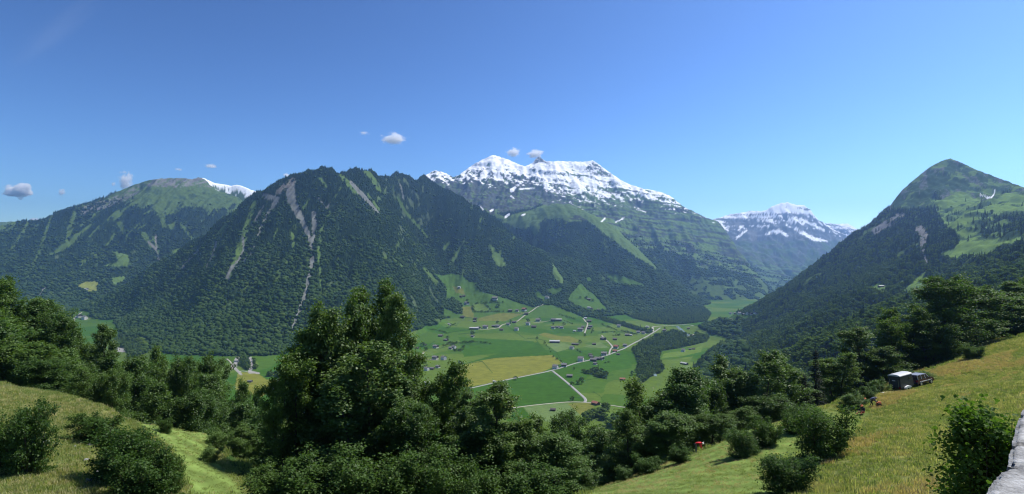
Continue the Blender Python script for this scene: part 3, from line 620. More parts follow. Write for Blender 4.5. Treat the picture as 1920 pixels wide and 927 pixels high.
# ------------------------------------------------------------------ light, sky, air, camera
SUN_AZ=math.radians(SAZ); SUN_EL=math.radians(SEL)   # clockwise from straight ahead
sdir=Vector((math.sin(SUN_AZ)*math.cos(SUN_EL),math.cos(SUN_AZ)*math.cos(SUN_EL),math.sin(SUN_EL)))
sl=bpy.data.lights.new('sun','SUN'); sl.energy=5.0; sl.angle=math.radians(.53); sl.color=(1,.955,.88)
so=link('sun',sl); so.rotation_euler=sdir.to_track_quat('Z','Y').to_euler(); so.location=(0,0,2000)
w=bpy.data.worlds.new('World'); SC.world=w; w.use_nodes=True; nt=w.node_tree; nt.nodes.clear()
wo=nt.nodes.new('ShaderNodeOutputWorld'); bg=nt.nodes.new('ShaderNodeBackground'); sk=nt.nodes.new('ShaderNodeTexSky')
sk.sky_type='NISHITA'; sk.sun_disc=False; sk.sun_elevation=SUN_EL; sk.sun_rotation=SUN_AZ; sk.altitude=1300; sk.air_density=SKY_AIR; sk.dust_density=SKY_DUST; sk.ozone_density=SKY_OZ
bg.inputs[1].default_value=SKY_S
gam=nt.nodes.new('ShaderNodeGamma'); gam.inputs[1].default_value=SKY_GAM
tin=nt.nodes.new('ShaderNodeVectorMath'); tin.operation='MULTIPLY'; tin.inputs[1].default_value=SKY_TINT
nt.links.new(sk.outputs[0],gam.inputs[0]); nt.links.new(gam.outputs[0],tin.inputs[0]); nt.links.new(tin.outputs[0],bg.inputs[0]); nt.links.new(bg.outputs[0],wo.inputs[0])

def haze_box():
    b=MB(); z0=float(H.min())-1.0; z1=float(H.max())+90
    b.box((0,6450,(z0+z1)/2),(34000,13300+200,z1-z0))
    m,nt,out=new_mat('valley_air')
    v=N(nt,'ShaderNodeVolumePrincipled'); v.inputs['Density'].default_value=HAZE_D; v.inputs['Color'].default_value=(*HAZE_C,1); v.inputs['Anisotropy'].default_value=HAZE_G
    nt.links.new(v.outputs[0],out.inputs['Volume'])
    return tag(b.build('haze',m),'thin blue summer haze filling the valley','haze',kind='stuff')
if HAZE_D>0: haze_box()
cam=bpy.data.cameras.new('camera'); co=link('camera',cam); co.location=(0,0,0); co.rotation_euler=(math.radians(90),0,0)
cam.sensor_fit='HORIZONTAL'; cam.sensor_width=36; cam.lens=36*F/1920; cam.shift_y=(HY-463.5)/1920; cam.clip_start=.3; cam.clip_end=60000
SC.camera=co
vs=SC.view_settings; vs.view_transform='Standard'; vs.look='None'; vs.gamma=1; vs.exposure=EXPO; vs.use_curve_mapping=False
SC.cycles.use_denoising=True; SC.cycles.denoiser='OPENIMAGEDENOISE'; SC.cycles.filter_width=1.15; SC.cycles.max_bounces=24; SC.cycles.diffuse_bounces=2; SC.cycles.glossy_bounces=1; SC.cycles.transmission_bounces=3; SC.cycles.transparent_max_bounces=8; SC.cycles.volume_bounces=20; SC.cycles.volume_max_steps=256
SC.cycles.sample_clamp_indirect=6; SC.cycles.caustics_reflective=False; SC.cycles.caustics_refractive=False
# ------------------------------------------------------------------ plants seen from afar: a few shapes, set out by the thousand
def ico(sub):
    import bmesh
    bm=bmesh.new(); bmesh.ops.create_icosphere(bm,subdivisions=sub,radius=1); V=np.array([v.co[:] for v in bm.verts]); Fc=[[v.index for v in f.verts] for f in bm.faces]; bm.free(); return V,Fc
def v_noise(V,s,seed):
    r=np.random.default_rng(seed); o=r.uniform(0,50,3)
    return perlin(V[:,0]*s+o[0]+V[:,2]*s*.7,V[:,1]*s+o[1]-V[:,2]*s*.6)
def quads_mesh(name,cent,nrm,size,mat,rng,asp=1.0,extra=None,spin=True):
    """many small leafy faces; each a kite bent along its middle"""
    n=len(cent); cent=np.asarray(cent); nrm=np.asarray(nrm); nrm=nrm/np.linalg.norm(nrm,axis=1,keepdims=True)
    a=rng.normal(size=(n,3)); u=np.cross(nrm,a); u/=np.linalg.norm(u,axis=1,keepdims=True)+1e-9; v=np.cross(nrm,u)
    s=(np.asarray(size)*np.ones(n))[:,None]
    p0=cent-u*s*.55; p1=cent+v*s*.42*asp+nrm*s*.10; p2=cent+u*s*.55-nrm*s*.06; p3=cent-v*s*.42*asp+nrm*s*.10
    V=np.stack([p0,p1,p2,p3],1).reshape(-1,3); I=np.arange(n*4).reshape(n,4)
    fl_=np.concatenate([I.ravel()]); sz=np.full(n,4)
    mi=None; mats=[mat]
    if extra is not None:                                   # (verts, quads, material)
        EV,EF,EM=extra; fl_=np.concatenate([fl_,np.asarray(EF).ravel()+len(V)]); sz=np.concatenate([sz,np.full(len(EF),len(EF[0]))]); V=np.concatenate([V,EV]); mats.append(EM)
        mi=np.concatenate([np.zeros(n,int),np.ones(len(EF),int)])
    return mesh_np(name,V,fl_,sz,mats=mats,midx=mi)
LB=leaf_mat('broadleaf_far',(.016,.037,.011),(.054,.093,.024),trans=.22,gloss=0)
LB2=leaf_mat('light_broadleaf_far',(.046,.082,.020),(.085,.128,.034),trans=.22,gloss=0)
LC=leaf_mat('conifer_far',(.009,.023,.012),(.022,.043,.019),trans=.10,gloss=0)
BARK=pmat('bark',(.075,.062,.050),.9,.35,4.0,bump=.4,spec=.1)
def far_broad(seed,mat=None):
    r=np.random.default_rng(seed); V,Fc=ico(2)
    d=1+.34*v_noise(V,1.6,seed)+.30*v_noise(V,3.7,seed+5)
    V=V*d[:,None]; V[:,0]*=.50*r.uniform(.9,1.1); V[:,1]*=.50; V[:,2]=V[:,2]*.52+.50
    return mesh_np('broadleaf_far',V,np.array(Fc).ravel(),np.full(len(Fc),3),mat or LB)
def far_con(seed):
    r=np.random.default_rng(seed); Vs=[]; Fs=[]
    for k,(z0,z1,rad) in enumerate([(.04,.50,.27),(.28,.72,.21),(.50,.88,.15),(.70,1.05,.09)]):
        b=len(Vs); n=7
        for i in range(n):
            a=2*math.pi*(i+.5*k)/n; q=rad*r.uniform(.72,1.2); Vs.append((q*math.cos(a),q*math.sin(a),z0+r.uniform(-.04,.04)))
        Vs.append((r.uniform(-.02,.02),r.uniform(-.02,.02),z1))
        for i in range(n): Fs.append((b+i,b+(i+1)%n,b+n))
    return mesh_np('conifer_far',Vs,np.array(Fs).ravel(),np.full(len(Fs),3),LC)
def lumps(rng,n,rad,h0,h1,flat=.75):
    c=[]; 
    for i in range(n):
        z=rng.uniform(h0,h1); t=(z-h0)/(h1-h0); rr=rad*(math.sin(math.pi*min(1,.18+.80*t))**.8)
        a=rng.uniform(0,2*math.pi); q=rr*math.sqrt(rng.uniform(.15,1)); c.append((q*math.cos(a),q*math.sin(a),z,rng.uniform(.55,1.0)*rad*.46))
    return np.array(c)
def crown_leaves(rng,L,n,flat=.8):
    k=rng.choice(len(L),n,p=(L[:,3]**2)/np.sum(L[:,3]**2)); d=rng.normal(size=(n,3)); d/=np.linalg.norm(d,axis=1,keepdims=True)
    d[:,2]=np.where((d[:,2]<-.3)&(rng.random(n)<.7),-d[:,2],d[:,2])
    q=L[k,3]*(rng.uniform(.35,1.08,n)); c=L[k,:3]+d*q[:,None]*np.array([1,1,flat])
    nr=d+rng.normal(size=(n,3))*.40+np.array([0,0,.35]); return c,nr
LBM=leaf_mat('broadleaf_leaf',(.046,.096,.022),(.150,.215,.058),trans=.36,gloss=.0)
LCM=leaf_mat('conifer_needle',(.018,.042,.020),(.040,.075,.030),trans=.12,gloss=0)
def trunk_geo(h,r0,mat,lean=(0,0)):
    n=6; V=[];
    for z,rr in ((-.06*h,r0*1.2),(h*.45,r0*.6),(h*.92,r0*.12)):
        for i in range(n): V.append((rr*math.cos(2*math.pi*i/n)+lean[0]*z,rr*math.sin(2*math.pi*i/n)+lean[1]*z,z))
    Fq=[(k*n+i,k*n+(i+1)%n,(k+1)*n+(i+1)%n,(k+1)*n+i) for k in range(2) for i in range(n)]
    return np.array(V),Fq,mat
def mid_broad(seed,nl=700,size=.105):
    r=np.random.default_rng(seed); L=lumps(r,13,.40,.24,.90); c,nr=crown_leaves(r,L,nl)
    return quads_mesh('broadleaf_mid',c,nr,size*r.uniform(.7,1.25,nl),LBM,r,1.0,trunk_geo(1.0,.022,BARK))
def con_leaves(r,nw,per,rad):
    c=[];nr=[]
    for k in range(nw):
        t=(k+.5)/nw; z=.06+.92*t; R=rad*(1-t)**.85+.012; m=max(5,int(per*(1-t)+4))
        for i in range(m):
            a=2*math.pi*r.random(); q=R*r.uniform(.25,1.08); c.append((q*math.cos(a),q*math.sin(a),z-.22*q+r.uniform(-.012,.012))); nr.append((.5*math.cos(a)+r.normal()*.3,.5*math.sin(a)+r.normal()*.3,.8))
    return np.array(c),np.array(nr)
def mid_con(seed,nw=22,per=34):
    r=np.random.default_rng(seed); c,nr=con_leaves(r,nw,per,.19); return quads_mesh('conifer_mid',c,nr,.062*r.uniform(.7,1.3,len(c)),LCM,r,.8,trunk_geo(1.0,.016,BARK))
def as_obj(m): return bpy.data.objects.new(m.name,m)          # a shape to be set out; not placed itself
FB=[as_obj(far_broad(s)) for s in (1,2,3)]+[as_obj(far_broad(4,LB2))]; FCN=[as_obj(far_con(s)) for s in (5,6)]
MBR=[as_obj(mid_broad(s)) for s in (11,12,13,14)]; MCN=[as_obj(mid_con(s)) for s in (15,16)]

def scatter(name,pos,rot,scl,kind,protos,label,cat):
    """one object that sets out copies of a few shapes at surveyed points"""
    me=bpy.data.meshes.new(name); n=len(pos); me.vertices.add(n); me.vertices.foreach_set('co',np.asarray(pos,np.float32).ravel())
    for nm,arr,ty in (('rot',rot,'FLOAT_VECTOR'),('scl',scl,'FLOAT_VECTOR')):
        a=me.attributes.new(nm,ty,'POINT'); a.data.foreach_set('vector',np.asarray(arr,np.float32).ravel())
    a=me.attributes.new('kind','INT','POINT'); a.data.foreach_set('value',np.asarray(kind,np.int32))
    o=link(name,me); tag(o,label,cat,kind='stuff')
    ng=bpy.data.node_groups.new(name,'GeometryNodeTree'); ng.interface.new_socket('Geometry',in_out='INPUT',socket_type='NodeSocketGeometry'); ng.interface.new_socket('Geometry',in_out='OUTPUT',socket_type='NodeSocketGeometry')
    gi=ng.nodes.new('NodeGroupInput'); go=ng.nodes.new('NodeGroupOutput'); jn=ng.nodes.new('GeometryNodeJoinGeometry')
    def attr(nm,ty):
        q=ng.nodes.new('GeometryNodeInputNamedAttribute'); q.data_type=ty; q.inputs[0].default_value=nm; return [s for s in q.outputs if s.enabled and s.name=='Attribute'][0]
    ar=attr('rot','FLOAT_VECTOR'); as_=attr('scl','FLOAT_VECTOR'); ak=attr('kind','INT')
    for k,p in enumerate(protos):
        oi=ng.nodes.new('GeometryNodeObjectInfo'); oi.inputs['Object'].default_value=p; oi.inputs['As Instance'].default_value=True
        cp=ng.nodes.new('FunctionNodeCompare'); cp.data_type='INT'; cp.operation='EQUAL'; ins=[s for s in cp.inputs if s.enabled]; ng.links.new(ak,ins[0]); ins[1].default_value=k
        ip=ng.nodes.new('GeometryNodeInstanceOnPoints'); ng.links.new(gi.outputs[0],ip.inputs['Points']); ng.links.new(cp.outputs[0],ip.inputs['Selection'])
        ng.links.new(oi.outputs['Geometry'],ip.inputs['Instance']); ng.links.new(ar,ip.inputs['Rotation']); ng.links.new(as_,ip.inputs['Scale']); ng.links.new(ip.outputs[0],jn.inputs[0])
    ng.links.new(jn.outputs[0],go.inputs[0])
    md=o.modifiers.new('set_out','NODES'); md.node_group=ng
    return o
dY=np.gradient(YS)[:,None]; AREA=(dY*(QX/F*YS[:,None])*np.ones((1,NC)))
def plant(name,label,mask,space,hgt,pcon,protos_b,protos_c,wide=1.0,rng=RNG,maxn=90000):
    lam=np.where(mask&VIS,AREA*FOR/(space**2)*np.clip(1.0+.6*n2+.4*n3,.3,1.5),0.0); k=rng.poisson(lam); rr,cc=np.nonzero(k); rep=k[rr,cc]; rr=np.repeat(rr,rep); cc=np.repeat(cc,rep)
    n=len(rr); 
    if n>maxn: s=rng.choice(n,maxn,replace=False); rr=rr[s]; cc=cc[s]; n=maxn
    Y=np.clip(YS[rr]+rng.uniform(-.5,.5,n)*dY[rr,0],YS[0],YS[-1]); X=((PXs[cc]+rng.uniform(-.5,.5,n)*QX)-CX)/F*Y
    Z=hz(X,Y); con=rng.random(n)<(pcon[rr,cc] if hasattr(pcon,'shape') else pcon)
    hh=hgt*rng.uniform(.42,1.22,n)*np.where(rng.random(n)<.09,1.5,1.0)*np.where(con,1.28,.92)
    ww=hh*rng.uniform(.85,1.25,n)*wide*np.where(con,.80,1.08)
    kind=np.where(con,len(protos_b)+rng.integers(0,len(protos_c),n),np.where(rng.random(n)<np.clip(.08-.55*gsample(n1,X,Y)+.6*gsample(n2,X,Y)+.5*gsample(streak,X,Y),.01,.7),len(protos_b)-1,rng.integers(0,max(1,len(protos_b)-1),n)))
    rot=np.stack([rng.normal(0,.04,n),rng.normal(0,.04,n),rng.uniform(0,6.28,n)],-1); scl=np.stack([ww,ww,hh],-1)
    print(name,n)
    return scatter(name,np.stack([X,Y,Z-.03*hh],-1),rot,scl,kind,protos_b+protos_c,label,'forest')
CONN=np.clip(.22+1.1*n1+.5*n2+(H+60)/520.,.02,.97)
plant('forest','dark wood covering the left-hand mountain below its cliff band',isA,11.5,15,CONN,FB,FCN,1.15)
plant('forest','dense mixed wood clothing the steep front mountain with debris chutes',isB&hill,7.3,11.2,CONN,FB,FCN,1.08,maxn=150000)
plant('forest','hazy blue wood on the slopes below the snow mountain',(isC|isD)&hill,10.5,14,CONN,FB,FCN,1.15,maxn=90000)
plant('forest','wood with pointed spruces on the right-hand mountainside',isF&(GY>640)&(H0>FLOOR+9),8.6,13.5,np.clip(CONN-.08+.3*(H>0),.1,.9),MBR,MCN,1.05,maxn=90000)
wood=(FOR>0)&(GY>640)&(H0<=FLOOR+9)&(GY<4300)
plant('forest','strips of wood along the river and streams on the valley floor',wood,8.6,13.5,.22,MBR,MCN,1.05)
plant('forest','wood dropping from the meadow edge down to the valley floor',own&(GY>135)&(FOR>0)&~MEAD,6.5,11,.15,MBR,MCN,1.05,maxn=9000)
# ------------------------------------------------------------------ trees and shrubs near by: trunk, limbs and a crown of separate leaves
def limb(pts,radii,V,Q,n=5):
    pts=np.asarray(pts,float); m=len(pts); b=len(V)
    for i in range(m):
        d=pts[min(i+1,m-1)]-pts[max(i-1,0)]; d/=np.linalg.norm(d)+1e-9
        a=np.cross(d,(0.3,0.2,1.0) if abs(d[2])<.95 else (1,0,0)); a/=np.linalg.norm(a)+1e-9; c=np.cross(d,a)
        for k in range(n):
            t=2*math.pi*k/n; V.append(pts[i]+(a*math.cos(t)+c*math.sin(t))*radii[i])
    for i in range(m-1):
        for k in range(n): Q.append((b+i*n+k,b+i*n+(k+1)%n,b+(i+1)*n+(k+1)%n,b+(i+1)*n+k))
def wander(p,d,L,seg,r,curl=.25,up=.1):
    pts=[np.array(p,float)]; d=np.array(d,float)
    for i in range(seg):
        d=d+r.normal(size=3)*curl*.5+np.array([0,0,up]); d/=np.linalg.norm(d); pts.append(pts[-1]+d*L/seg)
    return np.array(pts)
def decid(seed,Hh=15.,R=4.2,stems=1,b0=.22,nb=30,subs=4,nleaf=24000,lsize=.21,sig=.42,prof=None,spread=.10,elev=(.35,.95),mat=None,name='tree',open_=.0):
    r=np.random.default_rng(seed); V=[];Q=[]; cl=[]; wt=[]
    prof=prof or (lambda t: math.sin(math.pi*min(1,(.12+.80*t)))**.75)
    ga=r.uniform(0,6.28)
    for s in range(stems):
        az=2*math.pi*s/max(1,stems)+r.uniform(-.5,.5); le=spread*r.uniform(.5,1.2) if stems>1 else spread*.3
        hs=Hh*(1 if s==0 else r.uniform(.72,.97))
        d=np.array([math.cos(az)*le,math.sin(az)*le,1]); base=np.array([math.cos(az)*.25*(stems>1),math.sin(az)*.25*(stems>1),-.5])
        st=wander(base,d,hs+.5,9,r,.10,.06); r0=.017*hs/math.sqrt(stems)*1.15
        ts=np.linspace(0,1,10); limb(st,r0*(1.05-ts)**.9+.01,V,Q,7)
        n=max(8,int(nb/ (stems**.6)))
        for k in range(n):
            t=b0+(1-b0)*max(0.0,(k+r.uniform(-.4,.4))/n)**.92; t=min(.985,max(b0*.8,t)); u=(t-b0)/(1-b0)
            p=np.array([np.interp(t,ts,st[:,i]) for i in range(3)]); ga+=2.4+r.normal()*.25
            L=R*prof(max(0,u))*r.uniform(.72,1.18)/(stems**.25)+.35
            e=elev[0]+(elev[1]-elev[0])*u+r.normal()*.10
            br=wander(p,(math.cos(ga)*math.cos(e),math.sin(ga)*math.cos(e),math.sin(e)),L,5,r,.28,.05)
            rb=max(.014,r0*(1.05-t)*.42); limb(br,rb*np.linspace(1,.25,6)+.004,V,Q,4)
            for q in np.linspace(.45,1,5): 
                i=q*5; i0=min(4,int(i)); cl.append(br[i0]+(br[i0+1]-br[i0])*(i-i0)); wt.append(.6+.6*q)
            for j in range(subs):
                q=r.uniform(.25,.95); i=q*5; i0=min(4,int(i)); p2=br[i0]+(br[i0+1]-br[i0])*(i-i0); dd=br[i0+1]-br[i0]; dd/=np.linalg.norm(dd)
                a2=r.normal(size=3)*.75+dd*.7+np.array([0,0,.15]); a2/=np.linalg.norm(a2); L2=L*r.uniform(.22,.48)
                tw=wander(p2,a2,L2,3,r,.3,.04); limb(tw,rb*.4*np.linspace(1,.3,4)+.003,V,Q,3)
                for q in (1,2,3): cl.append(tw[q]); wt.append(.7+.2*q)
    cl=np.array(cl); wt=np.array(wt)*(r.random(len(cl))**1.7+.06)
    if open_>0: wt*= (r.random(len(cl))>open_)
    wt/=wt.sum(); k=r.choice(len(cl),nleaf,p=wt)
    off=r.normal(size=(nleaf,3))*sig*np.array([1,1,.62]); c=cl[k]+off
    nr=off*.5+r.normal(size=(nleaf,3))*.45+np.array([0,0,.75]); c[:,2]=np.maximum(c[:,2],.05)
    cm=quads_mesh(name+'_crown',c,nr,lsize*r.uniform(.65,1.3,nleaf),mat,r,1.0)
    tm=mesh_np(name+'_trunk',np.array(V),np.array(Q).ravel(),np.full(len(Q),4),BARK,smooth=True)
    ext=np.percentile(np.hypot(c[:,0],c[:,1]),96); top=np.percentile(c[:,2],99.7)
    return dict(trunk=tm,crown=cm,w=2*ext,h=top)
L_ASH=leaf_mat('ash_leaf',(0.040,0.090,0.020),(0.125,0.195,0.048),trans=.42,gloss=.03)
L_BEE=leaf_mat('beech_leaf',(0.034,0.082,0.016),(0.110,0.180,0.034),trans=.42,gloss=.025)
L_HAZ=leaf_mat('hazel_leaf',(0.042,0.100,0.020),(0.130,0.210,0.045),trans=.42,gloss=.03)
L_SPR=leaf_mat('spruce_needle',(.008,.020,.010),(.018,.036,.015),trans=.08,gloss=.02)
L_LIT=leaf_mat('light_leaf',(0.063,0.121,0.023),(0.138,0.207,0.048),trans=.44,gloss=.02)
L_SHR=leaf_mat('shrub_leaf',(0.028,0.072,0.014),(0.088,0.150,0.030),trans=.40,gloss=.015)
KIND={}
KIND['ash0']=decid(101,16,3.9,3,.20,44,5,30000,.225,.31,spread=.16,elev=(.5,1.15),mat=L_ASH,name='ash',open_=.22)
KIND['ash1']=decid(102,17,3.4,1,.26,36,5,22000,.225,.31,elev=(.5,1.1),mat=L_ASH,name='ash',open_=.25)
KIND['ash2']=decid(103,14,3.6,2,.18,34,5,22000,.225,.32,spread=.14,elev=(.45,1.1),mat=L_LIT,name='ash',open_=.18)
KIND['beech0']=decid(111,14,4.6,1,.10,46,5,34000,.22,.36,elev=(.1,.9),mat=L_BEE,name='beech')
KIND['beech1']=decid(112,14,4.2,2,.08,48,5,34000,.22,.35,spread=.10,elev=(.1,.9),mat=L_BEE,name='beech')
KIND['maple0']=decid(113,14,4.4,1,.12,42,5,30000,.23,.36,elev=(.2,1.0),mat=L_HAZ,name='maple')
KIND['shrub0']=decid(121,3.2,1.7,5,.04,40,3,15000,.125,.19,spread=.55,elev=(.3,1.0),mat=L_SHR,name='shrub',prof=lambda t:1-.35*t)
KIND['shrub1']=decid(122,3.0,1.8,6,.03,44,3,15000,.125,.19,spread=.62,elev=(.3,1.0),mat=L_SHR,name='shrub',prof=lambda t:1-.3*t)
KIND['shrub2']=decid(123,3.0,1.6,5,.03,40,3,13000,.13,.20,spread=.5,elev=(.4,1.1),mat=L_HAZ,name='shrub',prof=lambda t:1-.3*t)
def spruce(seed,Hh=16.,R=2.5):
    r=np.random.default_rng(seed); V=[];Q=[]; st=wander((0,0,-.5),(0,0,1),Hh+.5,8,r,.02,.1); limb(st,.2*np.linspace(1,.04,9)+.01,V,Q,7)
    c=[];nr=[]; nw=34
    for k in range(nw):
        t=(k+.5)/nw; z=Hh*(.05+.93*t); L=R*(1-t)**.8+.12
        for j in range(9):
            a=r.uniform(0,6.28); d=np.array([math.cos(a),math.sin(a),-.28+.25*t]); Lr=L*r.uniform(.7,1.1); br=wander((0,0,z),d,Lr,4,r,.10,.03); limb(br,np.linspace(.03,.008,5),V,Q,3)
            m=int(22*(1-t)+8)
            for i in range(m):
                q=r.uniform(.12,1.05); p=br[0]+(br[-1]-br[0])*q+r.normal(size=3)*np.array([.14,.14,.07])*(1.1-t*.5); p[2]-=.10*r.random(); c.append(p); nr.append(np.array([math.cos(a)*.4,math.sin(a)*.4,.8])+r.normal(size=3)*.35)
    c=np.array(c); cm=quads_mesh('spruce_crown',c,np.array(nr),.27*r.uniform(.7,1.3,len(c)),L_SPR,r,.55)
    tm=mesh_np('spruce_trunk',np.array(V),np.array(Q).ravel(),np.full(len(Q),4),BARK,smooth=True)
    return dict(trunk=tm,crown=cm,w=2*R,h=Hh)
KIND['spruce0']=spruce(131)
PNAME={'shrub':('stems','foliage')}
TREES=[]
SHB={52:885,2:872,176:828,230:905,270:932,322:928,311:812,405:838,392:866,1540:860,1472:926,1390:856,1432:836,1490:812,1518:800,1276:868,1215:887,1172:901,1598:766,1628:750,1646:739,1722:714,1824:672}
def grow(kind,px,ytop,wpx,d,label,group,base=None,rng=random.Random(5)):
    k=KIND[kind]
    if not kind.startswith('shrub'):
        for q in range(40):                                  # step down the slope until the tree has its natural height
            if (HY-ytop)/F*d-float(hz((px-CX)/F*d,d))>=.95*wpx/F*d: break
            d+=.7
    elif px in SHB: d=cast(px,SHB[px],24,160).y
    X=(px-CX)/F*d; gz=float(hz(X,d)) if base is None else base
    top=(HY-ytop)/F*d; h=max(.5,top-gz); nm=kind.rstrip('0123456789')
    nm={'ash':'ash_tree','beech':'beech_tree','maple':'maple_tree','spruce':'spruce_tree','shrub':'shrub'}[nm]
    o=empty(nm,(X,d,gz),rng.uniform(0,6.28)); sw=wpx/F*d/k['w']; o.scale=(sw,sw,h/k['h'])
    p=PNAME.get(nm,('trunk','crown'))
    link(p[0],k['trunk'],o); link(p[1],k['crown'],o)
    tag(o,label,'shrub' if nm=='shrub' else 'tree',group); TREES.append((o,px,ytop,wpx,d,h)); return o
GL='trees in the wood on the left slope'; GC='trees in the thicket below the viewpoint'; GR='trees along the top of the right meadow'; GS='shrubs on the left meadow'; GT='shrubs on the right meadow'
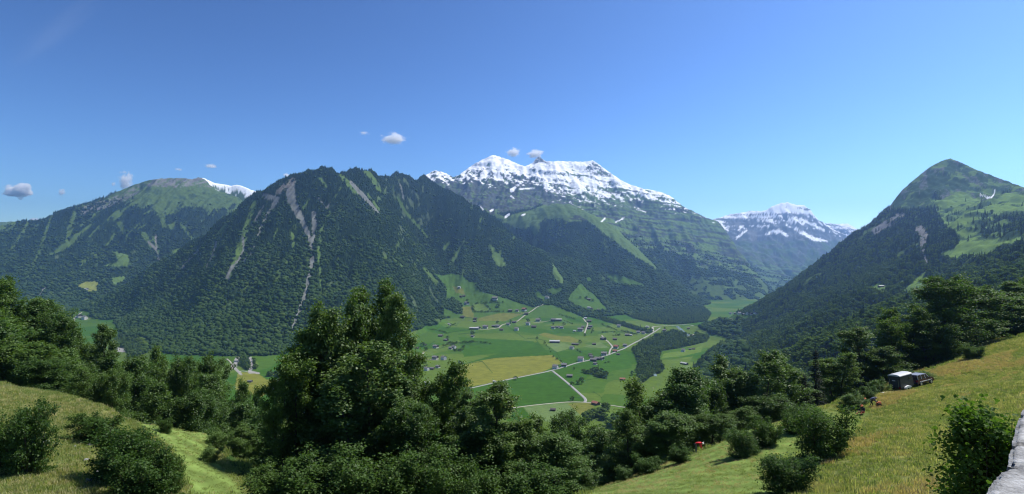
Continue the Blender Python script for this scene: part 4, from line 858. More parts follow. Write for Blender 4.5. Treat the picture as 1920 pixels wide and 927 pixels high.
for a in [
 ('beech0',-45,508,150,104,'tall dense tree highest on the left slope, half out of the picture',GL),
 ('beech1',22,524,112,112,'rounded tree on the left skyline, just below the highest one',GL),
 ('maple0',76,560,92,116,'yellowish green tree on the left ridge where it starts to drop',GL),
 ('beech0',118,588,84,112,'dark tree on the left ridge above the small valley farm',GL),
 ('beech1',150,618,72,120,'tree on the left ridge directly below the farm meadow',GL),
 ('maple0',-30,600,140,90,'broad bright tree cut by the left edge, above the grass slope',GL),
 ('beech0',50,640,150,84,'broad bright green tree in the middle of the left wood',GL),
 ('maple0',128,656,112,88,'bushy tree above the end of the left grass slope',GL),
 ('ash1',193,610,52,118,'slender pointed tree rising alone from the left wood',GL),
 ('beech1',222,668,92,100,'rounded tree in front of the gravel pit',GL),
 ('beech0',92,672,104,72,'wide low beech with layered sprays at the upper edge of the left grass',GL),
 ('maple0',10,668,110,72,'bushy tree at the upper left end of the grass edge',GL),
 ('beech1',163,692,66,70,'tree at the grass edge between the layered beech and the twin one',GL),
 ('beech0',203,695,62,70,'twin tree at the grass edge beside the small grassy gap',GL),
 ('maple0',268,668,84,108,'pale tree on the ridge right of the gravel pit',GL),
 ('beech1',306,652,72,118,'tree on the left ridge with a rounded top under the small field',GL),
 ('beech0',345,668,74,112,'dark tree on the left ridge below a strip of pasture',GL),
 ('beech1',283,722,112,76,'large dark beech with a black shadow at the grass edge',GL),
 ('beech0',347,738,96,78,'second dark beech right of the one with the black shadow',GL),
 ('maple0',384,702,92,104,'tree filling the wood below the dark pointed crown',GL),
 ('beech0',407,666,66,120,'dark pointed crown beside the gravel bank and winding lane',GL),
 ('beech1',446,718,70,116,'tree just below the hut in the yellow field',GL),
 ('beech0',398,748,90,88,'tree in the hollow behind the lower left grass',GL),
 ('maple0',450,758,92,92,'feathery tree in the hollow in front of the yellow field',GL),
 ('beech1',490,738,60,108,'tree under the shed at the end of the white lane',GL),
 ('beech0',492,778,90,70,'shaded tree left of the great ash group',GL),
 ('beech1',440,800,80,62,'shaded low tree at the lower tip of the left grass',GL),
 ('ash0',606,582,124,50,'left ash of the three tall ones in the central group',GC),
 ('ash0',648,548,140,51,'ash left of the highest top in the central group',GC),
 ('ash0',703,533,120,52,'slender ash with the highest top in the central group',GC),
 ('ash1',750,555,84,49,'thin leaning ash on the right of the central group',GC),
 ('ash0',675,640,190,47,'broad open ash in the middle of the central group',GC),
 ('ash2',562,622,120,48,'lighter ash on the left shoulder of the central group',GC),
 ('ash2',528,690,80,46,'sunlit leafy branch tree at the left edge of the central group',GC),
 ('beech0',596,690,130,52,'dark beech inside the central group',GC),
 ('ash0',690,700,180,46,'open ash with visible grey stems in front of the central group',GC),
 ('beech1',770,668,104,50,'dense tree on the right flank of the central group',GC),
 ('beech0',668,745,220,43,'dark shaded tree under the central ashes',GC),
 ('beech1',560,775,160,44,'black shaded tree under the left side of the central ashes',GC),
 ('beech0',770,752,130,44,'shaded tree between the central ashes and the light green one',GC),
 ('ash2',846,678,104,50,'light green tree standing right of the central group, in front of the fields',GC),
 ('ash0',880,742,110,46,'loose leafy tree below the light green one',GC),
 ('ash1',935,716,104,43,'tree with sparse twigs reaching over the yellow field',GC),
 ('beech0',905,800,150,42,'dark tree under the sparse twigs',GC),
 ('ash2',968,792,110,42,'tree with mixed light leaves below the pale field',GC),
 ('maple0',1034,818,116,41,'bright broad-leaved tree at the foot of the mown meadow',GC),
 ('beech1',1012,784,86,92,'dome-shaped dark tree in front of the pale green field',GC),
 ('beech0',1082,776,98,98,'taller dome-shaped tree below the brown-roofed barn',GC),
 ('beech1',1045,806,84,84,'dark tree in the gap between the two dome-shaped ones',GC),
 ('maple0',1130,802,92,88,'tree in the hollow left of the big round tree',GC),
 ('beech0',1150,850,90,62,'black shaded tree under the big round tree',GC),
 ('beech1',1085,850,80,60,'shaded tree above the tip of the mown meadow',GC),
 ('maple0',1272,690,130,76,'big round tree rising above the river wood',GR),
 ('ash2',1212,716,112,78,'left shoulder of foliage next to the big round tree',GR),
 ('beech0',1322,716,86,84,'tree between the big round one and the tall pair',GR),
 ('beech1',1190,770,96,72,'darker tree below the left shoulder of foliage',GR),
 ('maple0',1255,772,120,70,'tree in front of the big round one, above the red-shirted person',GR),
 ('beech0',1330,775,84,70,'shaded tree right above the red-shirted person',GR),
 ('ash0',1402,660,118,88,'tall open tree with visible stems, left of the tall pair',GR),
 ('maple0',1452,674,90,94,'tall tree right of the open one',GR),
 ('beech1',1362,704,74,90,'slim tree left of the tall open one',GR),
 ('ash1',1492,694,66,96,'thin feathery tree left of the spruces',GR),
 ('beech0',1432,742,104,82,'dark tree below the tall open pair',GR),
 ('beech1',1388,762,80,76,'dark tree behind the row of meadow shrubs',GR),
 ('spruce0',1530,654,46,98,'dark pointed spruce, tallest conifer of the right row',GR),
 ('spruce0',1508,700,38,94,'smaller dark spruce left of the tallest one',GR),
 ('ash2',1572,662,84,104,'bushy tree right of the pointed spruce',GR),
 ('beech1',1545,712,80,98,'shaded tree below the pointed spruce',GR),
 ('ash1',1616,614,72,112,'slim bright tree rising between spruce and the great dark tree',GR),
 ('maple0',1606,680,84,104,'tree in front of the slim bright one',GR),
 ('ash2',1668,580,80,116,'bright narrow tree left of the great dark tree',GR),
 ('beech1',1650,650,84,110,'shaded tree behind the two people at work',GR),
 ('beech0',1704,612,74,118,'dark tree squeezed between the bright narrow one and the great dark tree',GR),
 ('beech1',1694,655,84,112,'shaded tree behind the horse trailer',GR),
 ('beech0',1776,519,132,118,'great dark tree, largest of the right row, above the car',GR),
 ('beech1',1742,580,92,114,'left shoulder of the great dark tree',GR),
 ('maple0',1832,540,112,124,'broad tree right of the great dark tree',GR),
 ('beech0',1812,606,116,114,'shaded front tree right of the horse trailer, at the meadow edge',GR),
 ('ash0',1882,530,104,132,'open tree second from the right edge',GR),
 ('beech1',1872,604,100,124,'tree at the meadow edge under the open one',GR),
 ('maple0',1935,512,112,138,'bright tree cut by the right edge',GR),
 ('beech0',1932,585,92,130,'shaded tree at the right edge above the bright grass strip',GR),
 ('beech1',2000,500,130,142,'tree just outside the right edge',GR),
 ('beech0',1765,640,96,110,'low dark tree right behind the car',GR),
 # shrubs
 ('shrub0',52,757,92,41,'tall pointed bush near the left edge of the left meadow',GS),
 ('shrub1',2,792,86,39,'bush at the left edge beside the tall pointed one',GS),
 ('shrub0',176,776,84,50,'round bush standing apart above the pale rocks',GS),
 ('shrub1',230,795,120,38,'largest bush on the left meadow, right of the pale rocks',GS),
 ('shrub0',270,838,110,34,'bright bush in front of the largest one on the left meadow',GS),
 ('shrub1',322,848,48,37,'dark bush on the right end of the left meadow clump',GS),
 ('shrub1',311,782,26,55,'small bush on the upper edge of the left meadow',GS),
 ('shrub2',405,806,46,55,'small bush at the lower right end of the left meadow',GS),
 ('shrub2',392,836,38,48,'small bright bush beside the black shade at the meadow tip',GS),
 ('shrub0',610,846,150,36,'bright bushy undergrowth below the shaded ashes, left part',GC),
 ('shrub1',700,856,150,35,'bright bushy undergrowth below the shaded ashes, middle part',GC),
 ('shrub0',792,846,140,36,'bushy undergrowth below the shaded ashes, right part',GC),
 ('shrub1',868,866,120,35,'dark bush at the bottom below the loose leafy tree',GC),
 ('shrub0',985,872,140,36,'leafy bush at the bottom left of the mown meadow tip',GC),
 ('shrub0',520,870,110,37,'shaded bush at the bottom right of the left meadow',GC),
 ('shrub1',1540,762,100,44,'largest round bush on the right meadow',GT),
 ('shrub1',1472,850,96,35,'round bush nearest the bottom of the right meadow',GT),
 ('shrub2',1390,802,58,53,'bright bush on the edge of the mown slope',GT),
 ('shrub0',1432,784,62,56,'bush uphill of the bright one on the mown slope edge',GT),
 ('shrub1',1490,768,50,60,'bush behind the largest round one, above pale stones',GT),
 ('shrub2',1518,756,60,64,'leafy bush left above the largest round one',GT),
 ('shrub0',1276,838,46,57,'bush just left of the red-shirted person',GT),
 ('shrub1',1215,856,56,53,'rounded bush lower left of the red-shirted person',GT),
 ('shrub2',1172,876,40,50,'lowest small bush along the mown slope edge',GT),
 ('shrub2',1598,736,44,76,'low bush left of the two people at work',GT),
 ('shrub2',1628,722,34,80,'small dark bush between the people and the wood',GT),
 ('shrub2',1646,710,36,84,'small bush between the people and the horse trailer, by the wood',GT),
 ('shrub2',1722,694,56,98,'pale bush behind the car',GT),
 ('shrub1',1824,648,40,114,'small dark bush at the meadow edge above the car',GT)]: grow(*a)
# ------------------------------------------------------------------ lanes, river, houses and field trees on the valley floor
ROADM=pmat('road_asphalt',(.26,.255,.24),.9,.12,.4); TRACKM=pmat('gravel_track',(.32,.30,.25),.95,.15,.5); RIVM=pmat('river_water',(.22,.30,.30),.15,.1,.2,spec=.5)
def lane(name,label,pts,w,mat,cat='road',lift=.35):
    q=[cast(px,py) for px,py in pts]; P_=[q[0]]
    for a,b in zip(q[:-1],q[1:]):
        n=max(1,int((b-a).length/14))
        for i in range(1,n+1): P_.append(a+(b-a)*i/n)
    P_=np.array([p[:] for p in P_])
    if len(P_)>6:
        for k in range(3): P_[1:-1]=(P_[:-2]+2*P_[1:-1]+P_[2:])/4
    d=np.gradient(P_[:,:2],axis=0); d/=np.linalg.norm(d,axis=1,keepdims=True)+1e-9; nrm=np.stack([-d[:,1],d[:,0]],1)
    cols=[]
    for s in (-1,-.33,.33,1):
        e=P_[:,:2]+nrm*w/2*s; cols.append(np.column_stack([e,[float(hz(x,y)) for x,y in e]]))
    z=np.max([c[:,2] for c in cols],0)+lift
    L=[np.column_stack([c[:,:2],z+(.0 if abs(s)<.5 else -.04)]) for c,s in zip(cols,(-1,-.33,.33,1))]
    n=len(P_); V=np.concatenate(L+[np.column_stack([L[0][:,:2],z-1.2]),np.column_stack([L[3][:,:2],z-1.2])]); Q=[]
    for i in range(n-1):
        for k in range(3): Q.append((k*n+i,(k+1)*n+i,(k+1)*n+i+1,k*n+i+1))
        Q.append((4*n+i,i,i+1,4*n+i+1)); Q.append((3*n+i,5*n+i,5*n+i+1,3*n+i+1))
    o=link(name,mesh_np(name,V,np.array(Q).ravel(),np.full(len(Q),4),mat)); return tag(o,label,cat,kind='structure')
lane('road','grey main road crossing the valley fields diagonally',[(872,731),(900,724),(923,719),(961,710),(1013,700),(1040,693.5),(1080,681),(1112,674),(1140,666),(1170,654),(1184,646),(1200,638),(1213,631),(1228,622),(1238,615)],7.5,ROADM)
lane('road','straight side road from the main road to the brown-roofed barn',[(1036,696),(1060,715),(1085,737),(1099,749),(1102,753),(1096,754.5)],7,ROADM)
lane('road','gravel lane along the near edge of the fields',[(960,765.5),(1000,760),(1050,755),(1064,753.5),(1100,754.5),(1120,757),(1150,761),(1175,765)],5.0,TRACKM)
lane('road','winding lane from the main road up to the barns',[(1142,664),(1144,656),(1149,651),(1142,643),(1133,635),(1128,629)],6,TRACKM)
lane('road','bent lane between the middle farms',[(1096,625),(1101,611),(1102,606),(1097,602),(1093,597)],7,TRACKM)
lane('road','lane climbing to the bridge by the wood',[(887,617.5),(910,618.5),(935,615),(942,609),(985,590.5),(1005,577),(1017,572.5),(1022,569.5),(1045,567)],8,TRACKM)
lane('road','lane through the left hamlet',[(783,700),(781.5,688),(784,676),(790,667),(796,659)],5.5,TRACKM)
lane('road','farm track from the left hamlet to two houses',[(784,672.5),(805,675),(822,676.5),(836,674)],5,TRACKM)
lane('road','pale track past the middle cottages',[(1000,606),(1020,603),(1034,601.5)],6,TRACKM)
lane('road','white lane beside the yellow field at the far left',[(532,696),(527,702),(523,712),(518,722),(513,729)],4.5,TRACKM)
lane('road','winding lane by the gravel bank',[(424,673),(430,675),(434,682),(436,690),(430,696)],4.5,TRACKM)
lane('road','lane below the gravel bank',[(448,698),(455,694),(462,698),(478,700)],4.0,TRACKM)
lane('road','lane past the far left farm',[(137,604),(139,597),(146,591),(153,586)],9,TRACKM)
lane('road','road to the far village',[(1225,622),(1223,613),(1240,611.5),(1290,609),(1340,606.5),(1372,604),(1393,598)],9,TRACKM)
lane('river','pale shallow river winding out of the wood',[(1270,612),(1277,618),(1284,625),(1291,631)],16,RIVM,'river')
lane('river','glimpse of the white river in its wood',[(1222,664),(1224,680),(1227,698),(1229,706)],9,RIVM,'river')

WOODD=pmat('dark_timber',(.060,.042,.030),.85,.3,1.2); WOODB=pmat('brown_timber',(.115,.070,.042),.85,.25,1.2); PLAST=pmat('white_plaster',(.60,.59,.56),.85,.06,.8); STONEW=pmat('grey_render',(.40,.39,.37),.9,.1,.8)
RGREY=pmat('grey_roof',(.15,.142,.14),.8,.2,.9); RDARK=pmat('dark_roof',(.095,.080,.075),.8,.25,.9); RRED=pmat('red_roof',(.27,.105,.075),.8,.2,.9); RPALE=pmat('pale_sheet_roof',(.40,.40,.40),.6,.1,.6); GLASSD=pmat('dark_window',(.03,.035,.045),.15,.1,2,spec=.5); DOORM=pmat('plank_door',(.10,.065,.04),.8,.2,3)
def gable(w,l,hw,pitch,over,thick,wallm,roofm,low=None,chim=False,win=(3,2),nm='house'):
    """meshes of one building: gabled walls, roof, windows, door; ridge runs along y"""
    rise=w/2*math.tan(pitch); parts=[]
    m=MB(); m.prism([(-w/2,-1.5),(w/2,-1.5),(w/2,hw),(0,hw+rise),(-w/2,hw)],-l/2,l/2,'y'); parts.append(('wall',m.mesh(nm+'_wall',wallm),None))
    m=MB(); ca=math.cos(pitch); sl_=(w/2+over)/ca
    for s in (-1,1):
        x0=s*(w/2+over); z0=hw-over*math.tan(pitch)+.02; zr=hw+rise+.02
        m.prism([(x0,z0),(0,zr),(0,zr+thick),(x0,z0+thick)] if s<0 else [(0,zr),(x0,z0),(x0,z0+thick),(0,zr+thick)],-l/2-over,l/2+over,'y')
    roof=m.mesh(nm+'_roof',roofm); parts.append(('roof',roof,None))
    if low:
        m=MB(); h=hw*.45
        for a,b,c,d in ((0,-l/2-.03,w+.06,.06),(0,l/2+.03,w+.06,.06)): m.box((a,b,h/2-.5),(c,d,h+1))
        for s in (-1,1): m.box((s*(w/2+.03),0,h/2-.5),(.06,l-.02,h+1))
        parts.append(('ground_floor',m.mesh(nm+'_base',low),None))
    if win:
        wm=MB(); wm.box((0,0,0),(1.0,.12,1.15)); one=wm.mesh(nm+'_window',GLASSD); fm=MB()
        for dx,dz,sx,sz in ((0,.62,1.2,.1),(0,-.62,1.2,.1),(-.55,0,.1,1.14),(.55,0,.1,1.14)): fm.box((dx,0,dz),(sx,.2,sz))
        frm=fm.mesh(nm+'_window_frame',PLAST)
        for k in range(win[0]):
            for f in range(win[1]):
                z=1.5+f*2.4
                if z<hw-.4: parts.append(('window',one,((-w/2+w*(k+.5)/win[0],-l/2-.05,z),0,frm)))
        for k in range(2): parts.append(('window',one,((-w/2-.05,-l/4+l/2*k,1.5),math.pi/2,frm)))
    m=MB(); m.box((0,0,1.05),(1.1 if win else 2.6,.16,2.1 if win else 2.6)); parts.append(('door',m.mesh(nm+'_door',DOORM),((w/2+.04,l*.2,0),math.pi/2,None)))
    if chim:
        m=MB(); m.box((w*.18,l*.2,hw+rise*.64+.9),(.7,.7,2.0)); m.box((w*.18,l*.2,hw+rise*.64+1.98),(.9,.9,.16)); parts.append(('chimney',m.mesh(nm+'_chimney',STONEW),'roof'))
    return dict(parts=parts,w=w,l=l)
HS={'chalet':gable(11,12,5.6,math.radians(24),1.1,.35,WOODD,RGREY,low=PLAST,chim=True,nm='chalet'),
    'white':gable(10,11,6.0,math.radians(30),.7,.3,PLAST,RGREY,chim=True,nm='white_house'),
    'redroof':gable(10,11,5.6,math.radians(30),.8,.3,WOODB,RRED,low=PLAST,chim=True,nm='red_roofed_house'),
    'barn':gable(10,14,4.6,math.radians(26),.9,.3,WOODD,RGREY,win=None,nm='barn'),
    'dbarn':gable(10,13,4.4,math.radians(26),.9,.3,WOODD,RDARK,win=None,nm='dark_barn'),
    'redbarn':gable(13,20,5.2,math.radians(26),1.0,.35,WOODB,RRED,win=None,nm='brown_barn'),
    'long':gable(13,30,5.0,math.radians(20),.9,.35,WOODD,RPALE,win=None,nm='long_barn'),
    'shed':gable(6,8,2.8,math.radians(22),.5,.2,STONEW,RPALE,win=None,nm='shed')}
BN={'chalet':('chalet','house'),'white':('white_house','house'),'redroof':('red_roofed_house','house'),'barn':('barn','barn'),'dbarn':('barn','barn'),'redbarn':('barn','barn'),'long':('farm_building','farm building'),'shed':('shed','shed')}
BUILT={}; HP=[]
def house(kind,px,py,wpx,rz,label,group='farm buildings scattered over the valley fields',ymin=640):
    p=cast(px,py,ymin); k=HS[kind]; s=wpx/F*p.y/(.5*(k['w']+k['l'])*1.36)
    if kind in BUILT: o=copy_thing(BUILT[kind])
    else:
        o=empty(BN[kind][0]); BUILT[kind]=o; made={}
        for nm,me,info in k['parts']:
            if isinstance(info,tuple):
                q=link(nm,me,o); q.location=info[0]; q.rotation_euler=(0,0,info[1])
                if info[2] is not None: link('frame',info[2],q)
            elif info=='roof': link(nm,me,made['roof'])
            else: made[nm]=link(nm,me,o)
    o.location=(p.x,p.y,p.z); o.rotation_euler=(0,0,math.radians(rz)); o.scale=(s,s,s*1.08); tag(o,label,BN[kind][1],group); HP.append((px,py)); return o
for a in [
 ('shed',861,540,6,70,'tiny white hut highest on the green fan'),
 ('dbarn',864,557,6,60,'small dark barn, left of a pair on the upper fan'),('barn',870,556,6,80,'small grey barn, right of a pair on the upper fan'),
 ('chalet',875,571,9,40,'dark chalet with white base beside a tree on the fan'),('chalet',928,562.5,11,80,'dark house near the top lane below the wood'),
 ('dbarn',867,596,8,80,'low dark barn at the edge of the copse'),('dbarn',891,599,7,70,'dark barn above the white-fronted one at the yellow strip'),('barn',890,604,7,60,'white-fronted barn just below a dark one'),
 ('shed',842,609,6,50,'lone small shed in the grass right of the big wood'),
 ('long',889,618,16,82,'long farm building with pale roof at the lane end'),('chalet',897,617,8,40,'house attached to the right of the long pale-roofed building'),('chalet',910,616,11,75,'house second along the lane from the long pale-roofed building'),
 ('barn',926,613.5,8,60,'barn third along the lane, by a round tree'),('chalet',933,614,9,75,'house where the lane bends'),('dbarn',940,620,8,80,'dark barn alone below the bend of the lane'),
 ('redroof',983,583,9,50,'house with red roof and white walls by the upper lane'),('dbarn',987,590,8,80,'dark barn in front of the red-roofed white house'),('barn',957,584,8,80,'low barn left of the red-roofed white house'),('chalet',970,584,7,60,'cottage just left of the red-roofed white house'),
 ('chalet',953,610,8,70,'house hidden by trees right of the lane bend'),('dbarn',964,606,8,60,'dark barn behind the tree cluster right of the lane bend'),('white',968.5,620,9,70,'white-fronted house alone at the field ditch'),
 ('chalet',1009,603,10,75,'chalet under a dark tree by the grass track'),('white',990,610,9,70,'white house on the pale track among trees'),('dbarn',1001,615,10,75,'dark barn below the white house on the pale track'),
 ('barn',1038,602,10,60,'left part of the large farm above the pale track'),('long',1046,601.5,14,84,'long dark farm building above the pale track'),
 ('chalet',1037.5,616.5,8,65,'left one of three cottages in a row'),('chalet',1046,615.5,7,50,'middle one of three cottages in a row'),('chalet',1053,616.5,8,75,'right one of three cottages in a row'),
 ('long',1040,643,18,86,'large barn with broad grey roof standing on the pale field'),
 ('barn',1076,647,8,60,'low barn, left of the ruined-looking group beside a tree'),('dbarn',1082,647.5,7,80,'low barn, right of the ruined-looking group beside a tree'),('white',1072.5,655,9,50,'grey-white house below the low barns'),
 ('chalet',1088.5,621.5,12,70,'large house left of the bent lane'),('shed',1077.5,622,6,60,'small white shed left of the large house by the bent lane'),('dbarn',1104.5,604.5,10,80,'dark barn right of the top of the bent lane'),('shed',1098,598,6,70,'small shed at the top of the bent lane'),('barn',1107,613.5,8,70,'barn, upper of two right of the bent lane'),('dbarn',1104.5,617.5,8,60,'barn, lower of two right of the bent lane'),('barn',1093,614.5,7,80,'low barn just left of the bent lane'),
 ('barn',1131,637.5,11,35,'grey-roofed barn on the winding lane'),('dbarn',1153,638,9,75,'barn right of the winding lane with a light front'),('dbarn',1114,647,8,80,'small dark barn at the edge of the pale strip'),
 ('redroof',1155,653.5,10,60,'red-roofed house at the fork of the winding lane'),('redbarn',1153,659.5,9,75,'small orange-brown barn between lane and main road'),('chalet',1172,650,9,70,'dark house beside the main road near the wood'),
 ('dbarn',1159,666,7,70,'tiny dark barn on the right side of the main road'),
 ('dbarn',1107,667,8,70,'dark barn, upper of two left of the roadside hamlet'),('barn',1109,670.5,8,60,'barn, lower of two left of the roadside hamlet'),('chalet',1133,666.5,12,70,'long house at the upper end of the roadside hamlet'),
 ('barn',1113,677.5,13,65,'grey-roofed building, left in the roadside hamlet'),('barn',1121,675,12,60,'grey-roofed building, middle of the roadside hamlet'),('chalet',1128,675,10,40,'house with dark gable, right in the roadside hamlet'),
 ('white',1089,677.5,13,70,'white house with grey roof left of the main road'),('chalet',1116,684,8,50,'house with white front just below the roadside hamlet'),
 ('white',1041.5,692,12,60,'white house at the side-road junction'),('chalet',1058,688,12,70,'house behind bushes beside the main road'),
 ('white',1160,614,8,75,'white house at the foot of the long wood strip'),('shed',1214,614.5,7,60,'white shed at the roadside by the wood end'),('chalet',1197,625,8,70,'cottage, left of two at the wood end'),('chalet',1206.5,626.5,8,60,'cottage, right of two at the wood end'),
 ('barn',1176,630,9,80,'barn in the hedged pasture'),('shed',1183,630,6,60,'shed beside the barn in the hedged pasture'),('chalet',1246,622,8,60,'dark house past the wood along the main road'),
 ('barn',1104,563,8,70,'grey barn by trees on the green knoll'),('shed',1104,578.5,7,75,'white hut low on the green knoll'),('dbarn',1109,580,6,70,'dark hut next to the white one on the green knoll'),('barn',1122,582,6,60,'barn at the right end of the green knoll'),
 ('white',1026,560.5,8,70,'white barn in the forest clearing'),
 ('chalet',816,674,12,65,'dark house on the farm track of the left hamlet'),('white',832,675,11,50,'white-fronted house at the end of the farm track'),('chalet',817,653,11,60,'house on the bare patch above the left hamlet'),
 ('barn',826,631.5,9,75,'grey barn in the open grass left of the valley'),('barn',836,639.5,9,60,'barn beside a tree left of the hedgerow'),('chalet',886,632.5,7,60,'small dark house under a tall tree in the hedge line'),('chalet',845,655,8,70,'left house of a pair among bushes'),('white',851,654,9,60,'right, lighter house of a pair among bushes'),('dbarn',782,654,7,70,'dark barn half behind the ash leaves'),('dbarn',797,648,6,70,'dark hut by the tree at the lane end'),
 ('white',800,695,10,60,'white house, left of the hamlet half hidden by the light green tree'),('barn',810,693,9,70,'grey house, middle of the hamlet half hidden by the light green tree'),('chalet',821,690,9,60,'dark house, right of the hamlet half hidden by the light green tree'),('shed',862,682,7,60,'pale shed above the light green tree'),('shed',801,721,11,80,'low white shed just right of the central trees'),
 ('barn',1068,707.5,12,80,'grey hut with a second roof in the green field by the side road'),('redbarn',1167,713,11,82,'small brown-roofed barn alone in the right field'),('redbarn',1117,759,16,35,'big barn with red-brown roof at the end of the side road'),('dbarn',1037,770.5,11,75,'dark barn standing in the pale green field'),('shed',927,716.5,6,60,'tiny shed where the twigs meet the main road'),
 ('barn',468.5,717,9,85,'lone hut in the yellow field at the far left'),('shed',515.5,731,9,70,'shed at the lower end of the white lane'),
 ('white',1281,659.5,8,60,'white hut in the side-valley field'),('long',1283,683.5,14,30,'dark barn at the end of the side-valley track'),('dbarn',1294,656.5,6,70,'left of two dark huts at the side-valley wood edge'),('dbarn',1300.5,655.5,6,60,'right of two dark huts at the side-valley wood edge'),
 ('shed',1326,614.5,7,60,'pale barn in the far fields'),('dbarn',1291,617.5,6,70,'dark hut beside the river bend'),('white',1371,603,7,60,'white barn by the road to the far village'),('barn',1355,614.5,8,75,'low barn at the edge of the far fields'),
 ('chalet',149,595,10,60,'dark house of the far left farm'),('white',159,599,10,70,'white house of the far left farm'),('shed',162,544,8,60,'hut in the yellow clearing on the left mountain'),
 ('long',1652,538,10,95,'hut with a pale roof in the clearing on the right mountainside')]: house(*a)
for i,(px,py,w_) in enumerate([(1370,589.5,6),(1378,590,6),(1386,589.5,7),(1394,590.5,6),(1401,589.8,6),(1409,590.5,7),(1416,590,6)]):
    house(('white','chalet','white','barn')[i%4],px,py,w_,50+i*23,'grey house of the distant village below the shady spur','houses of the distant village')

# single trees and bushes of the fields
FT=[]
for s,(mb) in enumerate((MBR[0].data,MBR[1].data,MBR[2].data,MBR[3].data,MCN[0].data)): FT.append(mb)
def ftree(px,py,hpx,label,group,con=False,fat=1.0,rng=random.Random(9)):
    p=cast(px,py,640); h=hpx/F*p.y; o=link('spruce_tree' if con else 'broadleaf_tree',FT[4] if con else FT[rng.randrange(4)]); o.location=(p.x,p.y,p.z-.03*h); o.rotation_euler=(0,0,rng.uniform(0,6)); s=h*rng.uniform(1.0,1.3)*fat; o.scale=(s,s,h)
    return tag(o,label,'tree',group)
def row(pts,n,h,label,group,jit=.8,rng=random.Random(21)):
    L=[math.hypot(b[0]-a[0],b[1]-a[1]) for a,b in zip(pts[:-1],pts[1:])]; T=sum(L)
    for i in range(n):
        t=(i+rng.uniform(.1,.9))/n*T; k=0
        while k<len(L)-1 and t>L[k]: t-=L[k]; k+=1
        u=t/L[k]; a,b=pts[k],pts[k+1]
        ftree(a[0]+(b[0]-a[0])*u+rng.uniform(-jit,jit),a[1]+(b[1]-a[1])*u+rng.uniform(-jit,jit)*.5,h*rng.uniform(.6,1.25),label,group,fat=rng.uniform(.9,1.5))
row([(845,648),(860,645),(890,643),(912,644),(922,646)],22,4.6,'small tree in the hedgerow across the left fields','trees of the hedgerow across the left fields')
row([(828,651),(840,647),(850,646),(858,645)],8,6,'bushy tree at the thick end of the left hedgerow','trees at the thick end of the left hedgerow')
row([(850,658),(866,659),(870,651)],9,5,'bush around the pair of houses among bushes','bushes around the pair of houses')
row([(805,618),(822,621),(836,625),(842,624)],10,3.2,'bush in the ditch line below the big wood','bushes of the ditch line below the big wood')
row([(838,617),(847,611),(855,608)],7,3.6,'bush in the slanting hedge near the lone shed','bushes of the slanting hedge')
row([(832,597),(845,596)],4,4.5,'little tree under the wood corner','little trees under the wood corner')
row([(888,570),(905,568),(945,568)],12,3.2,'bush of the upper cross hedge on the fan','bushes of the upper cross hedge')
row([(890,585),(915,585),(945,585)],12,3.0,'bush of the lower cross hedge on the fan','bushes of the lower cross hedge')
row([(886,575),(889,584)],4,5,'bush of the short upright hedge on the fan','bushes of the short upright hedge')
row([(907,570),(915,576),(920,583)],6,3,'bush of the short slanting hedge on the fan','bushes of the short slanting hedge')
row([(1048,591),(1065,596),(1080,600)],9,3.2,'bush in the broken hedge above the large farm','bushes of the broken hedge')
row([(1058,602),(1068,606),(1076,610)],6,2.8,'bush in the hedge right of the large farm','bushes right of the large farm')
row([(1128,609),(1135,613),(1150,617),(1158,621)],10,3.4,'bush of the hedge ring in the right pasture','bushes of the hedge ring')
row([(1165,622),(1180,625),(1194,629)],13,3.6,'bush of the thick hedge toward the wood end','bushes of the thick hedge')
row([(1130,624),(1148,623),(1158,626)],7,3,'bush of the curved hedge','bushes of the curved hedge')
row([(1150,631),(1163,629)],6,3.4,'bush of the short hedge by the light-fronted barn','bushes of the short hedge')
row([(1082,657),(1090,663)],5,3.6,'bush on the ditch below the grey-white house','bushes on the ditch')
row([(1023,648),(1030,652),(1036,668),(1040,672),(1053,680)],6,3.8,'bush on the corner line of the yellow field','bushes on the corner line of the yellow field')
row([(1092,697),(1098,700),(1104,702)],4,9,'tree of the small group above the field copse','trees above the field copse')
row([(1132,682),(1142,680)],5,3,'bush right of the roadside hamlet','bushes right of the roadside hamlet')
row([(1100,790),(1115,782),(1128,778),(1132,790)],14,17,'tree of the grove below the big red-brown barn','trees of the grove below the big barn')
row([(1132,768),(1140,770)],4,12,'round tree beside the big red-brown barn','round trees beside the big barn')
row([(1150,802),(1165,795)],6,20,'tree of the grove behind the big round tree','trees of the grove behind the big round tree')
